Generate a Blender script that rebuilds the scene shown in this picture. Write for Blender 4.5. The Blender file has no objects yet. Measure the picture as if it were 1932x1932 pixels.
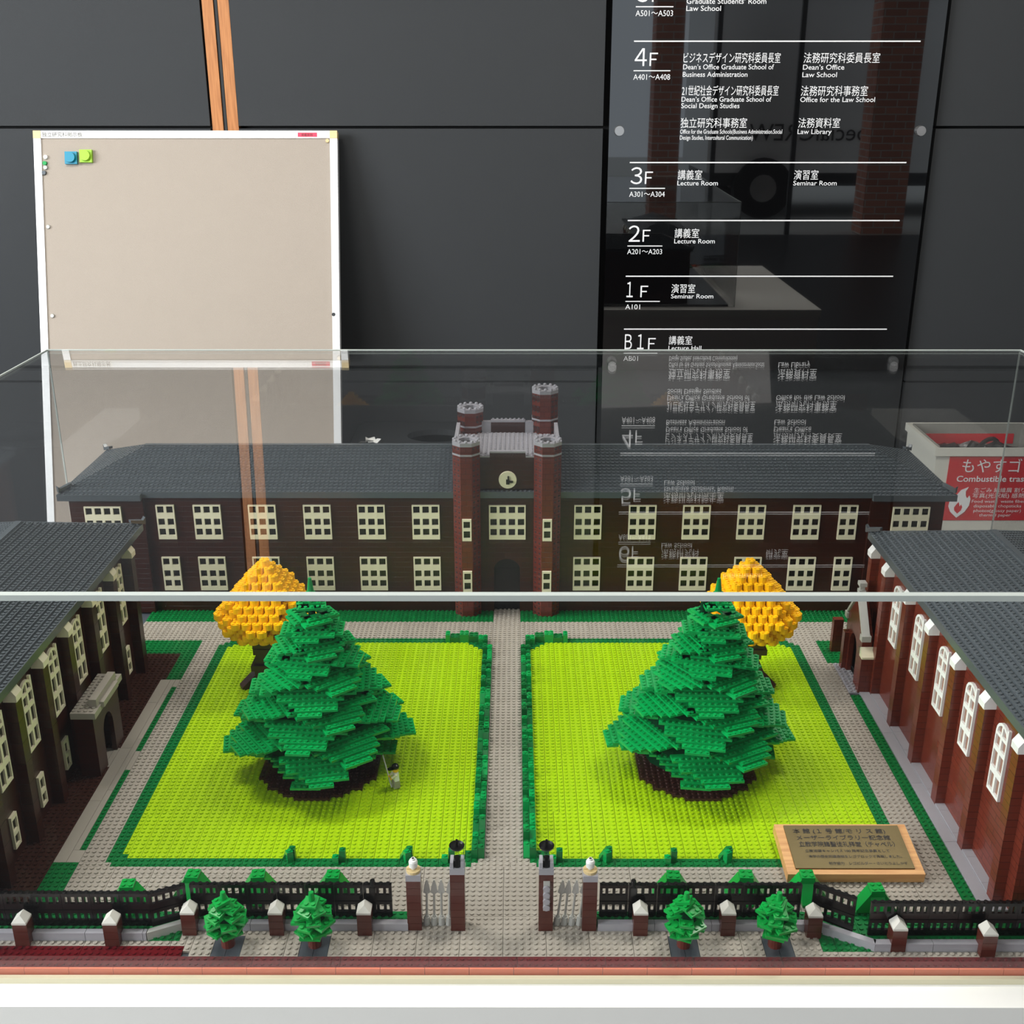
import bpy, math, random
from mathutils import Vector, Matrix
random.seed(7)
S = 0.008            # one stud = 8 mm; every length below is in studs, z = 0 on the plates, floor at z = FL
FL = -82.0
C = bpy.context.scene.collection
PI = math.pi
R = math.radians

def W(x, y, z): return (x * S, y * S, (z - FL) * S)

# ---------------------------------------------------------------- camera, world, lights, exposure
sc = bpy.context.scene
cam = bpy.data.cameras.new('camera')
cam.sensor_width = 36.0
cam.lens = 36.0 * 2150 / 1932
cam.clip_start = 0.02
cam.clip_end = 100
co = bpy.data.objects.new('camera', cam)
C.objects.link(co)
co.location = W(1.45, 0, 111.77)
co.rotation_euler = (R(90 - 20.69), 0, math.atan(3 / 2150))
sc.camera = co

world = bpy.data.worlds.new('sky')
sc.world = world
world.use_nodes = True
bg = world.node_tree.nodes['Background']
bg.inputs[0].default_value = (0.80, 0.90, 1.0, 1)
bg.inputs[1].default_value = 1.1

sc.view_settings.view_transform = 'Standard'
sc.view_settings.look = 'None'
sc.view_settings.gamma = 1.0
sc.view_settings.use_curve_mapping = False
sc.view_settings.exposure = -0.05
sc.cycles.use_denoising = True
sc.cycles.max_bounces = 8
sc.cycles.transparent_max_bounces = 24
sc.cycles.diffuse_bounces = 3
sc.cycles.glossy_bounces = 4
sc.cycles.sample_clamp_indirect = 4.0

def area(name, loc, target, sx, sy, power, col=(1, 1, 1)):
    l = bpy.data.lights.new(name, 'AREA')
    l.shape = 'RECTANGLE'
    l.size = sx * S; l.size_y = sy * S
    l.energy = power; l.color = col
    o = bpy.data.objects.new(name, l)
    C.objects.link(o)
    o.location = W(*loc)
    d = Vector(target) - Vector(loc)
    o.rotation_euler = d.to_track_quat('-Z', 'Y').to_euler()
    return o
area('daylight_left_window', (-510, 10, 200), (70, 150, 0), 420, 200, 330, (0.93, 0.97, 1.0))
area('ceiling_lamp', (-150, 215, 296), (-150, 215, 0), 110, 60, 42, (1.0, 0.96, 0.9))
area('ceiling_lamp', (130, 250, 296), (130, 250, 0), 110, 60, 36, (1.0, 0.96, 0.9))
area('entrance_daylight_fill', (-60, -330, 292), (0, 250, 0), 700, 200, 44, (1.0, 0.96, 0.92))  # added lamp under the ceiling, stands in for daylight from the entrance

# ---------------------------------------------------------------- materials
def lin(c):
    c /= 255.0
    return c / 12.92 if c <= 0.04045 else ((c + 0.055) / 1.055) ** 2.4
def rgb(r, g, b): return (lin(r), lin(g), lin(b), 1)

def mat(name, col, rough=0.35, var=0.06, metal=0.0, spec=0.5, bump=0.0, bscale=400, coat=0.0):
    """plain coloured surface: slight per-piece and cloudy colour variation, optional fine relief"""
    m = bpy.data.materials.new(name); m.use_nodes = True
    nt = m.node_tree; n = nt.nodes; L = nt.links
    p = n['Principled BSDF']
    p.inputs['Roughness'].default_value = rough
    p.inputs['Metallic'].default_value = metal
    p.inputs['Specular IOR Level'].default_value = spec
    p.inputs['Coat Weight'].default_value = coat
    tc = n.new('ShaderNodeTexCoord')
    no = n.new('ShaderNodeTexNoise'); no.inputs['Scale'].default_value = 14; no.inputs['Detail'].default_value = 3
    L.new(tc.outputs['Object'], no.inputs['Vector'])
    oi = n.new('ShaderNodeObjectInfo')
    ad = n.new('ShaderNodeMath'); ad.operation = 'ADD'
    L.new(no.outputs['Fac'], ad.inputs[0]); L.new(oi.outputs['Random'], ad.inputs[1])
    mr = n.new('ShaderNodeMapRange')
    mr.inputs['From Min'].default_value = 0.3; mr.inputs['From Max'].default_value = 1.7
    mr.inputs['To Min'].default_value = 1 - var; mr.inputs['To Max'].default_value = 1 + var
    L.new(ad.outputs[0], mr.inputs['Value'])
    hs = n.new('ShaderNodeHueSaturation'); hs.inputs['Color'].default_value = col
    L.new(mr.outputs['Result'], hs.inputs['Value'])
    L.new(hs.outputs['Color'], p.inputs['Base Color'])
    if bump:
        b = n.new('ShaderNodeBump'); b.inputs['Strength'].default_value = bump; b.inputs['Distance'].default_value = 0.002
        n2 = n.new('ShaderNodeTexNoise'); n2.inputs['Scale'].default_value = bscale; n2.inputs['Detail'].default_value = 4
        L.new(tc.outputs['Object'], n2.inputs['Vector']); L.new(n2.outputs['Fac'], b.inputs['Height'])
        L.new(b.outputs['Normal'], p.inputs['Normal'])
    return m

def brick_mat(name, c1, c2, cm, bw=4.0, bh=1.2, rough=0.3, gap=0.035, bump=0.5, scl=1.0):
    """courses of bricks as fine relief and slight colour change, for walls seen from afar"""
    m = bpy.data.materials.new(name); m.use_nodes = True
    nt = m.node_tree; n = nt.nodes; L = nt.links
    p = n['Principled BSDF']; p.inputs['Roughness'].default_value = rough
    g = n.new('ShaderNodeNewGeometry'); sp = n.new('ShaderNodeSeparateXYZ'); L.new(g.outputs['Position'], sp.inputs[0])
    a = n.new('ShaderNodeMath'); a.operation = 'ADD'; L.new(sp.outputs[0], a.inputs[0]); L.new(sp.outputs[1], a.inputs[1])
    zz = n.new('ShaderNodeMath'); zz.operation = 'ADD'; zz.inputs[1].default_value = FL * S; L.new(sp.outputs[2], zz.inputs[0])
    cb = n.new('ShaderNodeCombineXYZ'); L.new(a.outputs[0], cb.inputs[0]); L.new(zz.outputs[0], cb.inputs[1])
    br = n.new('ShaderNodeTexBrick')
    br.inputs['Scale'].default_value = 1.0 / S
    br.inputs['Brick Width'].default_value = bw; br.inputs['Row Height'].default_value = bh
    br.inputs['Mortar Size'].default_value = gap; br.inputs['Mortar Smooth'].default_value = 0.3
    br.inputs['Color1'].default_value = c1; br.inputs['Color2'].default_value = c2; br.inputs['Mortar'].default_value = cm
    L.new(cb.outputs[0], br.inputs['Vector'])
    L.new(br.outputs['Color'], p.inputs['Base Color'])
    b = n.new('ShaderNodeBump'); b.invert = True; b.inputs['Strength'].default_value = bump; b.inputs['Distance'].default_value = 0.0006 * scl
    L.new(br.outputs['Fac'], b.inputs['Height']); L.new(b.outputs['Normal'], p.inputs['Normal'])
    return m

def wood_mat(name, ca, cb_, rough=0.45, axis=(1, 12, 12)):
    m = bpy.data.materials.new(name); m.use_nodes = True
    nt = m.node_tree; n = nt.nodes; L = nt.links
    p = n['Principled BSDF']; p.inputs['Roughness'].default_value = rough
    tc = n.new('ShaderNodeTexCoord'); mp = n.new('ShaderNodeMapping'); mp.inputs['Scale'].default_value = axis
    no = n.new('ShaderNodeTexNoise'); no.inputs['Scale'].default_value = 12; no.inputs['Detail'].default_value = 6
    cr = n.new('ShaderNodeValToRGB')
    cr.color_ramp.elements[0].position = 0.35; cr.color_ramp.elements[0].color = ca
    cr.color_ramp.elements[1].position = 0.65; cr.color_ramp.elements[1].color = cb_
    L.new(tc.outputs['Object'], mp.inputs[0]); L.new(mp.outputs[0], no.inputs['Vector'])
    L.new(no.outputs['Fac'], cr.inputs[0]); L.new(cr.outputs[0], p.inputs['Base Color'])
    return m

def acrylic_mat(name, tint=(1, 1, 1, 1), f0=0.04):
    """clear sheet: each face mirrors by Schlick's law and lets the rest through unbent"""
    m = bpy.data.materials.new(name); m.use_nodes = True
    nt = m.node_tree; n = nt.nodes; L = nt.links
    n.remove(n['Principled BSDF'])
    g = n.new('ShaderNodeNewGeometry')
    d = n.new('ShaderNodeVectorMath'); d.operation = 'DOT_PRODUCT'
    L.new(g.outputs['Normal'], d.inputs[0]); L.new(g.outputs['Incoming'], d.inputs[1])
    ab = n.new('ShaderNodeMath'); ab.operation = 'ABSOLUTE'; L.new(d.outputs['Value'], ab.inputs[0])
    om = n.new('ShaderNodeMath'); om.operation = 'SUBTRACT'; om.inputs[0].default_value = 1; L.new(ab.outputs[0], om.inputs[1])
    pw = n.new('ShaderNodeMath'); pw.operation = 'POWER'; pw.inputs[1].default_value = 5; L.new(om.outputs[0], pw.inputs[0])
    ml = n.new('ShaderNodeMath'); ml.operation = 'MULTIPLY_ADD'; ml.inputs[1].default_value = 1 - f0; ml.inputs[2].default_value = f0
    L.new(pw.outputs[0], ml.inputs[0])
    tr = n.new('ShaderNodeBsdfTransparent'); tr.inputs[0].default_value = tint
    gl = n.new('ShaderNodeBsdfGlossy'); gl.inputs['Roughness'].default_value = 0.0
    mx = n.new('ShaderNodeMixShader')
    L.new(ml.outputs[0], mx.inputs[0]); L.new(tr.outputs[0], mx.inputs[1]); L.new(gl.outputs[0], mx.inputs[2])
    L.new(mx.outputs[0], n['Material Output'].inputs['Surface'])
    return m

def emit_mat(name, col, k):
    m = bpy.data.materials.new(name); m.use_nodes = True
    p = m.node_tree.nodes['Principled BSDF']
    p.inputs['Base Color'].default_value = col
    p.inputs['Emission Color'].default_value = col; p.inputs['Emission Strength'].default_value = k
    return m

M = dict(
    lime=mat('lime plastic', rgb(166, 204, 4), 0.32, 0.04),
    green=mat('dark green plastic', rgb(0, 112, 52), 0.3, 0.08),
    leaf=mat('green plastic', rgb(0, 152, 74), 0.22, 0.12),
    leaf2=mat('bright green plastic', rgb(0, 150, 60), 0.28, 0.1),
    gray=mat('light grey plastic', rgb(166, 159, 148), 0.36, 0.05),
    gray2=mat('light bluish grey plastic', rgb(166, 164, 170), 0.3, 0.05),
    stone=mat('medium grey plastic', rgb(184, 184, 178), 0.3, 0.06),
    dgray=mat('dark grey plastic', rgb(74, 80, 86), 0.28, 0.1),
    roof=mat('dark bluish grey plastic', rgb(84, 90, 94), 0.2, 0.07),
    dkred=mat('dark red plastic', rgb(92, 12, 20), 0.2, 0.06),
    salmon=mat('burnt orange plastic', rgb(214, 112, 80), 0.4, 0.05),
    brown=brick_mat('reddish brown bricks', rgb(110, 48, 34), rgb(104, 44, 32), rgb(66, 26, 18), 4, 1.2, 0.2),
    brownp=mat('reddish brown plastic', rgb(100, 44, 34), 0.22, 0.1),
    dbrown=brick_mat('dark brown bricks', rgb(58, 22, 11), rgb(51, 19, 10), rgb(26, 8, 4), 4, 1.2, 0.3),
    turretb=brick_mat('turret brown bricks', rgb(104, 42, 30), rgb(96, 38, 28), rgb(58, 22, 16), 2, 1.2, 0.22),  # wall brown made lighter: light on the slanted faces put into the colour
    dbrownp=mat('dark brown plastic', rgb(62, 34, 26), 0.3, 0.1),
    black=mat('black plastic', rgb(9, 8, 9), 0.25, 0.1),
    trunk=mat('blackish brown plastic', rgb(52, 36, 30), 0.3, 0.15),
    cream=mat('cream plastic', rgb(245, 237, 206), 0.35, 0.03),
    white=mat('white plastic', rgb(238, 238, 234), 0.3, 0.02),
    yellow=mat('yellow orange plastic', rgb(255, 196, 14), 0.3, 0.05),
    skin=mat('yellow figure plastic', rgb(246, 190, 40), 0.3, 0.02),
    tan=mat('tan plastic', rgb(214, 190, 140), 0.35, 0.04),
    pane=mat('dark window pane', rgb(14, 13, 12), 0.15, 0.2),
    pane_r=mat('window pane plastic', rgb(150, 112, 96), 0.15, 0.08),
    pillarb=mat('shaded reddish brown bricks', rgb(84, 40, 32), 0.25, 0.06),  # same reddish brown brick, darkened: shade of the front put into the colour
    capgrey=mat('pale grey plastic', rgb(206, 204, 196), 0.35, 0.03),
    core=mat('shaded green core plastic', rgb(2, 50, 26), 0.8, 0.1, spec=0.05),  # dark tone stands in for the shade between the leaf plates
    hole=mat('dark peg hole', rgb(20, 10, 10), 0.6, 0.05),
    slate=mat('dark slate wall board', rgb(47, 49, 51), 0.7, 0.05, spec=0.35, bump=0.15, bscale=900),
    joint=mat('black joint backing', rgb(14, 14, 15), 0.8, 0.05),
    glassblk=mat('black back-painted glass', rgb(8, 8, 9), 0.01, 0.02, spec=1.0, coat=0.8),
    ink=mat('white printed lettering', rgb(236, 236, 236), 0.5, 0.01),
    inkblk=mat('black lettering', rgb(26, 24, 22), 0.5, 0.01),
    alu=mat('satin aluminium', rgb(236, 236, 236), 0.35, 0.02, metal=0.25),
    chrome=mat('brushed steel', rgb(200, 200, 200), 0.25, 0.02, metal=0.9),
    fabric=mat('beige woven fabric', rgb(163, 152, 140), 0.9, 0.03, bump=0.6, bscale=520),
    paper=mat('white label paper', rgb(232, 230, 224), 0.7, 0.01),
    pinklabel=mat('pink red label', rgb(226, 60, 90), 0.6, 0.01),
    teal=mat('teal magnet plastic', rgb(0, 130, 160), 0.35, 0.02),
    limemag=mat('lime magnet plastic', rgb(150, 200, 40), 0.35, 0.02),
    brass=mat('aged brass plate', rgb(104, 92, 62), 0.38, 0.12, metal=0.75),
    woodstrip=wood_mat('orange wood strip', rgb(166, 104, 54), rgb(190, 126, 72), 0.5, (14, 14, 1)),
    plaquewood=wood_mat('oak plaque board', rgb(196, 140, 84), rgb(220, 168, 108), 0.4, (1, 14, 14)),
    table=mat('white painted table', rgb(248, 246, 240), 0.5, 0.01),
    tablefront=mat('white painted table skirt', rgb(250, 242, 240), 0.6, 0.01),
    base=mat('cream acrylic base rail', rgb(206, 200, 172), 0.3, 0.02),
    acrylic=acrylic_mat('clear acrylic sheet', (0.998, 1.0, 0.998, 1)),
    edge=mat('polished acrylic edge', rgb(188, 195, 190), 0.12, 0.04, spec=0.8),
    floor=mat('dark grey stone floor', rgb(46, 48, 50), 0.4, 0.1),
    ceil=mat('white ceiling', rgb(220, 220, 218), 0.8, 0.02),
    plaster=mat('pale plaster wall', rgb(190, 188, 184), 0.8, 0.03),
    binw=mat('off white bin plastic', rgb(214, 212, 200), 0.45, 0.03),
    bindark=mat('charcoal bin plastic', rgb(46, 48, 50), 0.4, 0.05),
    red=mat('red label', rgb(204, 28, 40), 0.35, 0.02),
    bag=mat('crumpled black bag', rgb(28, 27, 28), 0.25, 0.2, bump=1.0, bscale=60),
    clearbag=mat('thin clear bag liner', rgb(150, 148, 140), 0.2, 0.2, bump=1.0, bscale=90),
    brickcol=brick_mat('red clay brickwork', rgb(206, 140, 118), rgb(180, 118, 100), rgb(200, 192, 184), 28, 9, 0.8, 0.9, 0.8, 8),
    truck=mat('white truck body', rgb(210, 210, 208), 0.4, 0.02),
    tyre=mat('black rubber tyre', rgb(20, 20, 20), 0.8, 0.05),
    concrete=mat('pale concrete paving', rgb(200, 198, 192), 0.9, 0.06),
    lampglow=emit_mat('lamp diffuser', (1, 0.97, 0.92, 1), 3.0),
    clearplastic=acrylic_mat('clear plastic', (0.9, 0.95, 0.95, 1)),
)

# ---------------------------------------------------------------- mesh helpers
class MB:
    def __init__(s): s.v = []; s.f = []
    def quadbox(s, p):                      # 8 corners: bottom 4 ccw, top 4 ccw
        b = len(s.v); s.v += p
        s.f += [(b+3, b+2, b+1, b), (b+4, b+5, b+6, b+7), (b, b+1, b+5, b+4), (b+1, b+2, b+6, b+5), (b+2, b+3, b+7, b+6), (b+3, b, b+4, b+7)]
        return s
    def box(s, x0, y0, z0, x1, y1, z1):
        return s.quadbox([(x0, y0, z0), (x1, y0, z0), (x1, y1, z0), (x0, y1, z0), (x0, y0, z1), (x1, y0, z1), (x1, y1, z1), (x0, y1, z1)])
    def cone(s, cx, cy, z0, z1, r0, r1, n=12, ph=0.0, cap0=True, cap1=True):
        b = len(s.v)
        for z, r in ((z0, r0), (z1, r1)):
            for i in range(n):
                a = 2 * PI * i / n + ph
                s.v.append((cx + r * math.cos(a), cy + r * math.sin(a), z))
        for i in range(n):
            j = (i + 1) % n
            s.f.append((b + i, b + j, b + n + j, b + n + i))
        if cap0: s.f.append(tuple(b + n - 1 - i for i in range(n)))
        if cap1: s.f.append(tuple(b + n + i for i in range(n)))
        return s
    def stud(s, x, y, z, n=8): return s.cone(x, y, z, z + 0.2, 0.3, 0.3, n, 0.39, cap0=False)
    def prism(s, poly, axis, a, b_):        # extrude a polygon along an axis; poly in the two other axes
        n = len(poly); b = len(s.v)
        for t in (a, b_):
            for (u, w) in poly:
                s.v.append({'x': (t, u, w), 'y': (u, t, w), 'z': (u, w, t)}[axis])
        s.f.append(tuple(range(b, b + n))[::-1]); s.f.append(tuple(range(b + n, b + 2 * n)))
        for i in range(n):
            j = (i + 1) % n
            s.f.append((b + i, b + j, b + n + j, b + n + i))
        return s
    def lathe(s, prof, cx=0, cy=0, n=16):   # prof: (r, z)
        for (r0, z0), (r1, z1) in zip(prof, prof[1:]):
            s.cone(cx, cy, z0, z1, max(r0, 1e-3), max(r1, 1e-3), n, 0, False, False)
        return s
    def xf(s, mtx, start=0):
        s.v[start:] = [tuple(mtx @ Vector(p)) for p in s.v[start:]]
        return s
    def mesh(s, name, m):
        me = bpy.data.meshes.new(name)
        me.from_pydata([(x * S, y * S, z * S) for x, y, z in s.v], [], s.f)
        me.materials.append(m)
        me.update()
        return me

def fix(me):
    import bmesh
    b = bmesh.new(); b.from_mesh(me); bmesh.ops.recalc_face_normals(b, faces=b.faces); b.to_mesh(me); b.free()
    return me

def put(name, me, parent=None, loc=(0, 0, 0), rot=(0, 0, 0), scale=None):
    """loc: world studs for a top-level object, parent-local studs for a part"""
    o = bpy.data.objects.new(name, me); C.objects.link(o)
    if parent is None: o.location = W(*loc)
    else:
        o.parent = parent; o.location = (loc[0] * S, loc[1] * S, loc[2] * S)
    o.rotation_euler = rot
    if scale: o.scale = scale
    return o

def ob(name, mb, m, parent=None, loc=(0, 0, 0), rot=(0, 0, 0)):
    me = mb.mesh(name, m); fix(me)
    return put(name, me, parent, loc, rot)

def tag(o, label=None, cat=None, group=None, kind=None):
    if label: o['label'] = label
    if cat: o['category'] = cat
    if group: o['group'] = group
    if kind: o['kind'] = kind
    return o

def thing(name, label, cat, loc=(0, 0, 0), rot=(0, 0, 0), group=None):
    o = bpy.data.objects.new(name, None); C.objects.link(o)
    o.empty_display_size = 0.01
    o.location = W(*loc); o.rotation_euler = rot
    return tag(o, label, cat, group)

_cache = {}
def plate_me(w, d, mk, h=0.4, studs=True, name='plate', g=0.03):
    k = (w, d, mk, h, studs, g)
    if k not in _cache:
        b = MB().box(g, g, -h, w - g, d - g, 0)
        if studs:
            for i in range(int(w)):
                for j in range(int(d)): b.stud(i + .5, j + .5, 0)
        _cache[k] = b.mesh(name, M[mk])
    return _cache[k]

def text_mesh(body, m, x0, z0, h=None, w=None, lw=None, depth=0.03):
    """flat lettering in the xz plane facing -y; h = size of a capital, w = overall width, both in studs"""
    cu = bpy.data.curves.new('t', 'FONT'); cu.body = body
    cu.extrude = 0.0; cu.resolution_u = 3
    if lw: cu.offset = lw
    o = bpy.data.objects.new('t', cu); C.objects.link(o)
    dg = bpy.context.evaluated_depsgraph_get()
    me = bpy.data.meshes.new_from_object(o.evaluated_get(dg))
    bpy.data.objects.remove(o); bpy.data.curves.remove(cu)
    xs = [v.co.x for v in me.vertices]; mnx, mxx = min(xs), max(xs)
    k = h * S / 0.70
    kx = (w * S / (mxx - mnx)) if w else k
    for v in me.vertices:
        v.co = ((v.co.x - mnx) * kx + x0 * S, -depth * S, v.co.y * k + z0 * S)
    me.materials.clear(); me.materials.append(m)
    return me

# ================================================================= THE ROOM
YW = 441.0
struct = lambda o: tag(o, kind='structure')
fl = struct(ob('floor', MB().box(-560, -700, -2, 640, 470, 0), M['floor'], None, (0, 0, FL)))
ceil = struct(ob('ceiling', MB().box(-560, -700, 0, 640, 470, 6), M['ceil'], None, (0, 0, 300)))
wb = struct(ob('wall_back', MB().box(-560, 4, FL, 640, 16, 300), M['joint'], None, (0, YW, 0)))
# wall boards of the back wall, joints left open
xs = [(-560, -350), (-349, -109.9), (-99.4, 34.2), (156.3, 330), (331, 640)]
zs = [(FL, 0.0), (0.9, 95.6), (96.6, 190), (191, 299)]
for (xa, xb) in xs:
    for (za, zb) in zs:
        ob('wall_panel', MB().box(xa, 0, za, xb, 4, zb), M['slate'], wb)
ob('wall_panel', MB().box(34.9, 0.6, FL, 155.6, 4, 6), M['slate'], wb)
ob('wall_panel', MB().box(34.9, 0.6, 190, 155.6, 4, 299), M['slate'], wb)
for xa in (-109.2, -103.6):
    tag(ob('wood_strip', MB().box(xa, 0.5, FL, xa + 4.0, 4, 299), M['woodstrip'], wb), 'orange wood strip')
ob('joint_strip', MB().box(-104.9, 0.9, FL, -103.9, 4, 299), M['slate'], wb)
# left wall with its window bay, right wall, entrance front behind the viewer
wl = struct(ob('wall_left', MB().box(-572, 330, FL, -560, 470, 300).box(-572, -700, FL, -560, -260, 300).box(-572, -260, FL, -560, 330, 60).box(-572, -260, 285, -560, 330, 300), M['plaster']))
w1 = struct(ob('window_1', MB().box(-567, -260, 60, -565, -254, 285).box(-567, -60, 60, -565, -54, 285).box(-567, 130, 60, -565, 136, 285).box(-567, 324, 60, -565, 330, 285), M['alu']))
ob('window_pane', MB().box(-566.4, -260, 60, -566, 330, 285), M['acrylic'], w1, (0, 0, -FL))
w1.location = W(0, 0, 0)
for c in w1.children: c.location = (0, 0, 0)
wr = struct(ob('wall_right', MB().box(640, -700, FL, 652, 470, 300), M['plaster']))
wf = struct(ob('wall_front', MB().box(-560, -712, 215, 640, -700, 300).box(-560, -712, FL, -300, -700, 215), M['plaster']))
outg = struct(ob('ground_outside', MB().box(-1600, -2400, -3, 2200, -700, -0.5), M['concrete'], None, (0, 0, FL)))
d1 = struct(ob('door_1', MB().box(262, -706, FL, 268, -700, 215).box(368, -706, FL, 374, -700, 215).box(262, -706, 209, 640, -700, 215), M['bindark']))
for i, (xc, wd, lb) in enumerate(((201, 36, 'red brick column by the entrance, the one nearer the bulletin board side'), (497, 56, 'red brick column by the entrance, the one beside the parked truck'))):
    tag(ob('brick_column', MB().box(xc - wd / 2, -740, FL, xc + wd / 2, -695, 300), M['brickcol']), lb, 'column')
t = thing('truck', 'white box truck parked on the paving outside the entrance', 'truck', (0, 0, FL))
ob('cargo_box', MB().box(290, -1160, 66, 640, -900, 380), M['truck'], t)
ob('chassis', MB().box(300, -1150, 46, 900, -915, 76), M['bindark'], t)
ob('cab', MB().prism([(650, 60), (860, 60), (860, 150), (810, 250), (650, 250)], 'y', -1150, -910), M['truck'], t)
for xx in (375, 800):
    for yy in (-905, -1140):
        wh = MB().cone(0, 0, -12, 12, 44, 44, 24); wh.xf(Matrix.Rotation(PI / 2, 4, 'X')); 
        w_ = ob('wheel', wh, M['tyre'], t, (xx, yy, 44))
        hb = MB().cone(0, 0, -13, 13, 20, 20, 16); hb.xf(Matrix.Rotation(PI / 2, 4, 'X')); ob('hub', hb, M['chrome'], w_)
tm = text_mesh('SpecialCREW', M['inkblk'], 0, 0, 24, 190)
o = put('lettering', tm, t, (540, -899, 112), (0, 0, PI)); 
# ceiling lamps
for k, (lx, ly, lb) in enumerate(((-150, 215, 'square ceiling light above the left half of the display'), (130, 250, 'square ceiling light above the right half of the display'))):
    t = thing('ceiling_light', lb, 'light', (lx, ly, 300))
    ob('light_frame', MB().box(-58, -33, -3, 58, -31, 0).box(-58, 31, -3, 58, 33, 0).box(-58, -31, -3, -56, 31, 0).box(56, -31, -3, 58, 31, 0), M['alu'], t)
    ob('diffuser', MB().box(-56, -31, -1.5, 56, 31, -0.5), M['lampglow'], t)

# ---------------------------------------------------------------- floor directory sign
t = thing('directory_sign', 'tall black glass floor directory with white lettering on the back wall', 'sign', (0, 438, 0))
ob('glass_panel', MB().box(36.2, 0, 6, 154.1, 1.2, 190), M['glassblk'], t)
for (x, z) in ((39.9, 95.0), (149.6, 95.0), (39.9, 9.6), (149.9, 9.6), (39.9, 180), (149.6, 180)):
    b = MB().cone(0, 0, 0, 1.6, 1.9, 1.7, 20); b.xf(Matrix.Rotation(PI / 2, 4, 'X'))
    ob('fixing_stud', b, M['chrome'], t, (x, 0, z))
for z in (167.6, 125.2, 83.9, 63.1, 42.4, 22.1, 147.0):
    ob('divider_line', MB().box(44.2, -0.05, z - .22, 146, 0, z + .22), M['ink'], t)
FW = str.maketrans('0123456789BF', '０１２３４５６７８９ＢＦ')
def floor_no(n, rng, zb):
    put('lettering', text_mesh(n.translate(FW), M['ink'], 44.7, zb, 5.6, {'1': 2.4, 'B1': 7.4}.get(n, 4.3), 0.0), t)
    put('lettering', text_mesh('Ｆ', M['ink'], 50.0 if len(n) == 1 else 53.8, zb, 4.2, 2.9, 0.0), t)
    ob('divider_line', MB().box(44.4, -0.05, zb - 1.75, 57.6, 0, zb - 1.4), M['ink'], t)
    put('lettering', text_mesh(rng, M['ink'], 44.4, zb - 4.6, 1.9, 13.2 if len(rng) > 5 else 5.7), t)
for a in (('6', 'A601～A612', 160.2), ('5', 'A501～A503', 138.0), ('4', 'A401～A408', 117.0), ('3', 'A301～A304', 76.3), ('2', 'A201～A203', 55.3), ('1', 'A101', 34.4), ('B1', 'AB01', 14.2)): floor_no(*a)
for (s_, x, z, h, w) in (
    ('Information', 88, 171.0, 1.9, 16), ('法務研究科', 62.1, 161.6, 3.0, 15.5), ('Law School', 62.1, 159.0, 1.9, 12.4), ('研究室', 105, 161.6, 3.0, 9.1),
    ('法務研究科院生室', 62.1, 139.9, 3.0, 24.4), ('Graduate Students’ Room', 62.2, 137.4, 1.9, 28), ('Law School', 62.2, 135.1, 1.9, 12.2),
    ('ビジネスデザイン研究科委員長室', 62.1, 118.3, 3.0, 34.6), ('Dean’s Office Graduate School of', 62.1, 115.9, 1.9, 32.5), ('Business Administration', 62.1, 113.4, 1.9, 23.2),
    ('法務研究科委員長室', 105, 118.3, 3.0, 27.2), ('Dean’s Office', 105, 115.8, 1.9, 14.8), ('Law School', 105, 113.3, 1.9, 12.4),
    ('21世紀社会デザイン研究科委員長室', 62.1, 107.3, 3.0, 34.8), ('Dean’s Office Graduate School of', 62.1, 105.0, 1.9, 32.5), ('Social Design Studies', 62.1, 102.8, 1.9, 21.1),
    ('法務研究科事務室', 105, 107.2, 3.0, 24.1), ('Office for the Law School', 105, 104.9, 1.9, 27),
    ('独立研究科事務室', 62.2, 96.3, 3.0, 24.1), ('Office for the Graduate Schools(Business Administration.Social', 62.2, 94.0, 1.7, 37.2), ('Design Studies, Intercultural Communication)', 62.2, 91.9, 1.7, 26.6),
    ('法務資料室', 105, 96.3, 3.0, 15.2), ('Law Library', 105, 93.9, 1.9, 12.4),
    ('講義室', 62.1, 78.1, 3.0, 9.0), ('Lecture Room', 62.1, 75.8, 1.9, 15), ('演習室', 105, 78.1, 3.0, 9.0), ('Seminar Room', 105, 75.8, 1.9, 16.1),
    ('講義室', 62, 57.0, 3.0, 9.2), ('Lecture Room', 62, 54.7, 1.9, 15.3), ('演習室', 61.8, 36.3, 3.0, 9.1), ('Seminar Room', 61.8, 34.0, 1.9, 16.2),
    ('講義室', 61.8, 16.3, 3.0, 9.1), ('Lecture Hall', 61.8, 13.9, 1.9, 12.8)):
    put('lettering', text_mesh(s_, M['ink'], x, z, h * 0.88, w, 0.006 if h < 2.5 else 0.0), t)

# ---------------------------------------------------------------- leaning notice board
t = thing('notice_board', 'beige fabric notice board in a silver frame leaning against the wall', 'board', (-117.8, 386.8, FL), (-math.atan(0.278), 0, 0))
BW, BH = 110.4, 183.7
ob('fabric_panel', MB().box(-BW / 2 + 2, 0, 2, BW / 2 - 2, 2.4, BH - 2), M['fabric'], t)
for nm, bx in (('frame_rail', (-BW / 2, -.5, 2.6, -BW / 2 + 2.7, 2.8, BH - 2.7)), ('frame_rail', (BW / 2 - 2.7, -.5, 2.6, BW / 2, 2.8, BH - 2.7)),
               ('frame_rail', (-BW / 2 + 2.7, -.5, BH - 2.6, BW / 2 - 2.7, 2.8, BH)), ('frame_rail', (-BW / 2 + 2.7, -.5, 0, BW / 2 - 2.7, 2.8, 2.6))):
    ob(nm, MB().box(*bx), M['alu'], t)
for sx in (-1, 1):
    for sz in (0, 1):
        x0 = -BW / 2 if sx < 0 else BW / 2 - 2.7
        z0 = BH - 2.7 if sz else 0
        ob('corner_cap', MB().box(x0, -.7, z0, x0 + 2.7, 2.9, z0 + 2.7), M['tan'], t)
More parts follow.
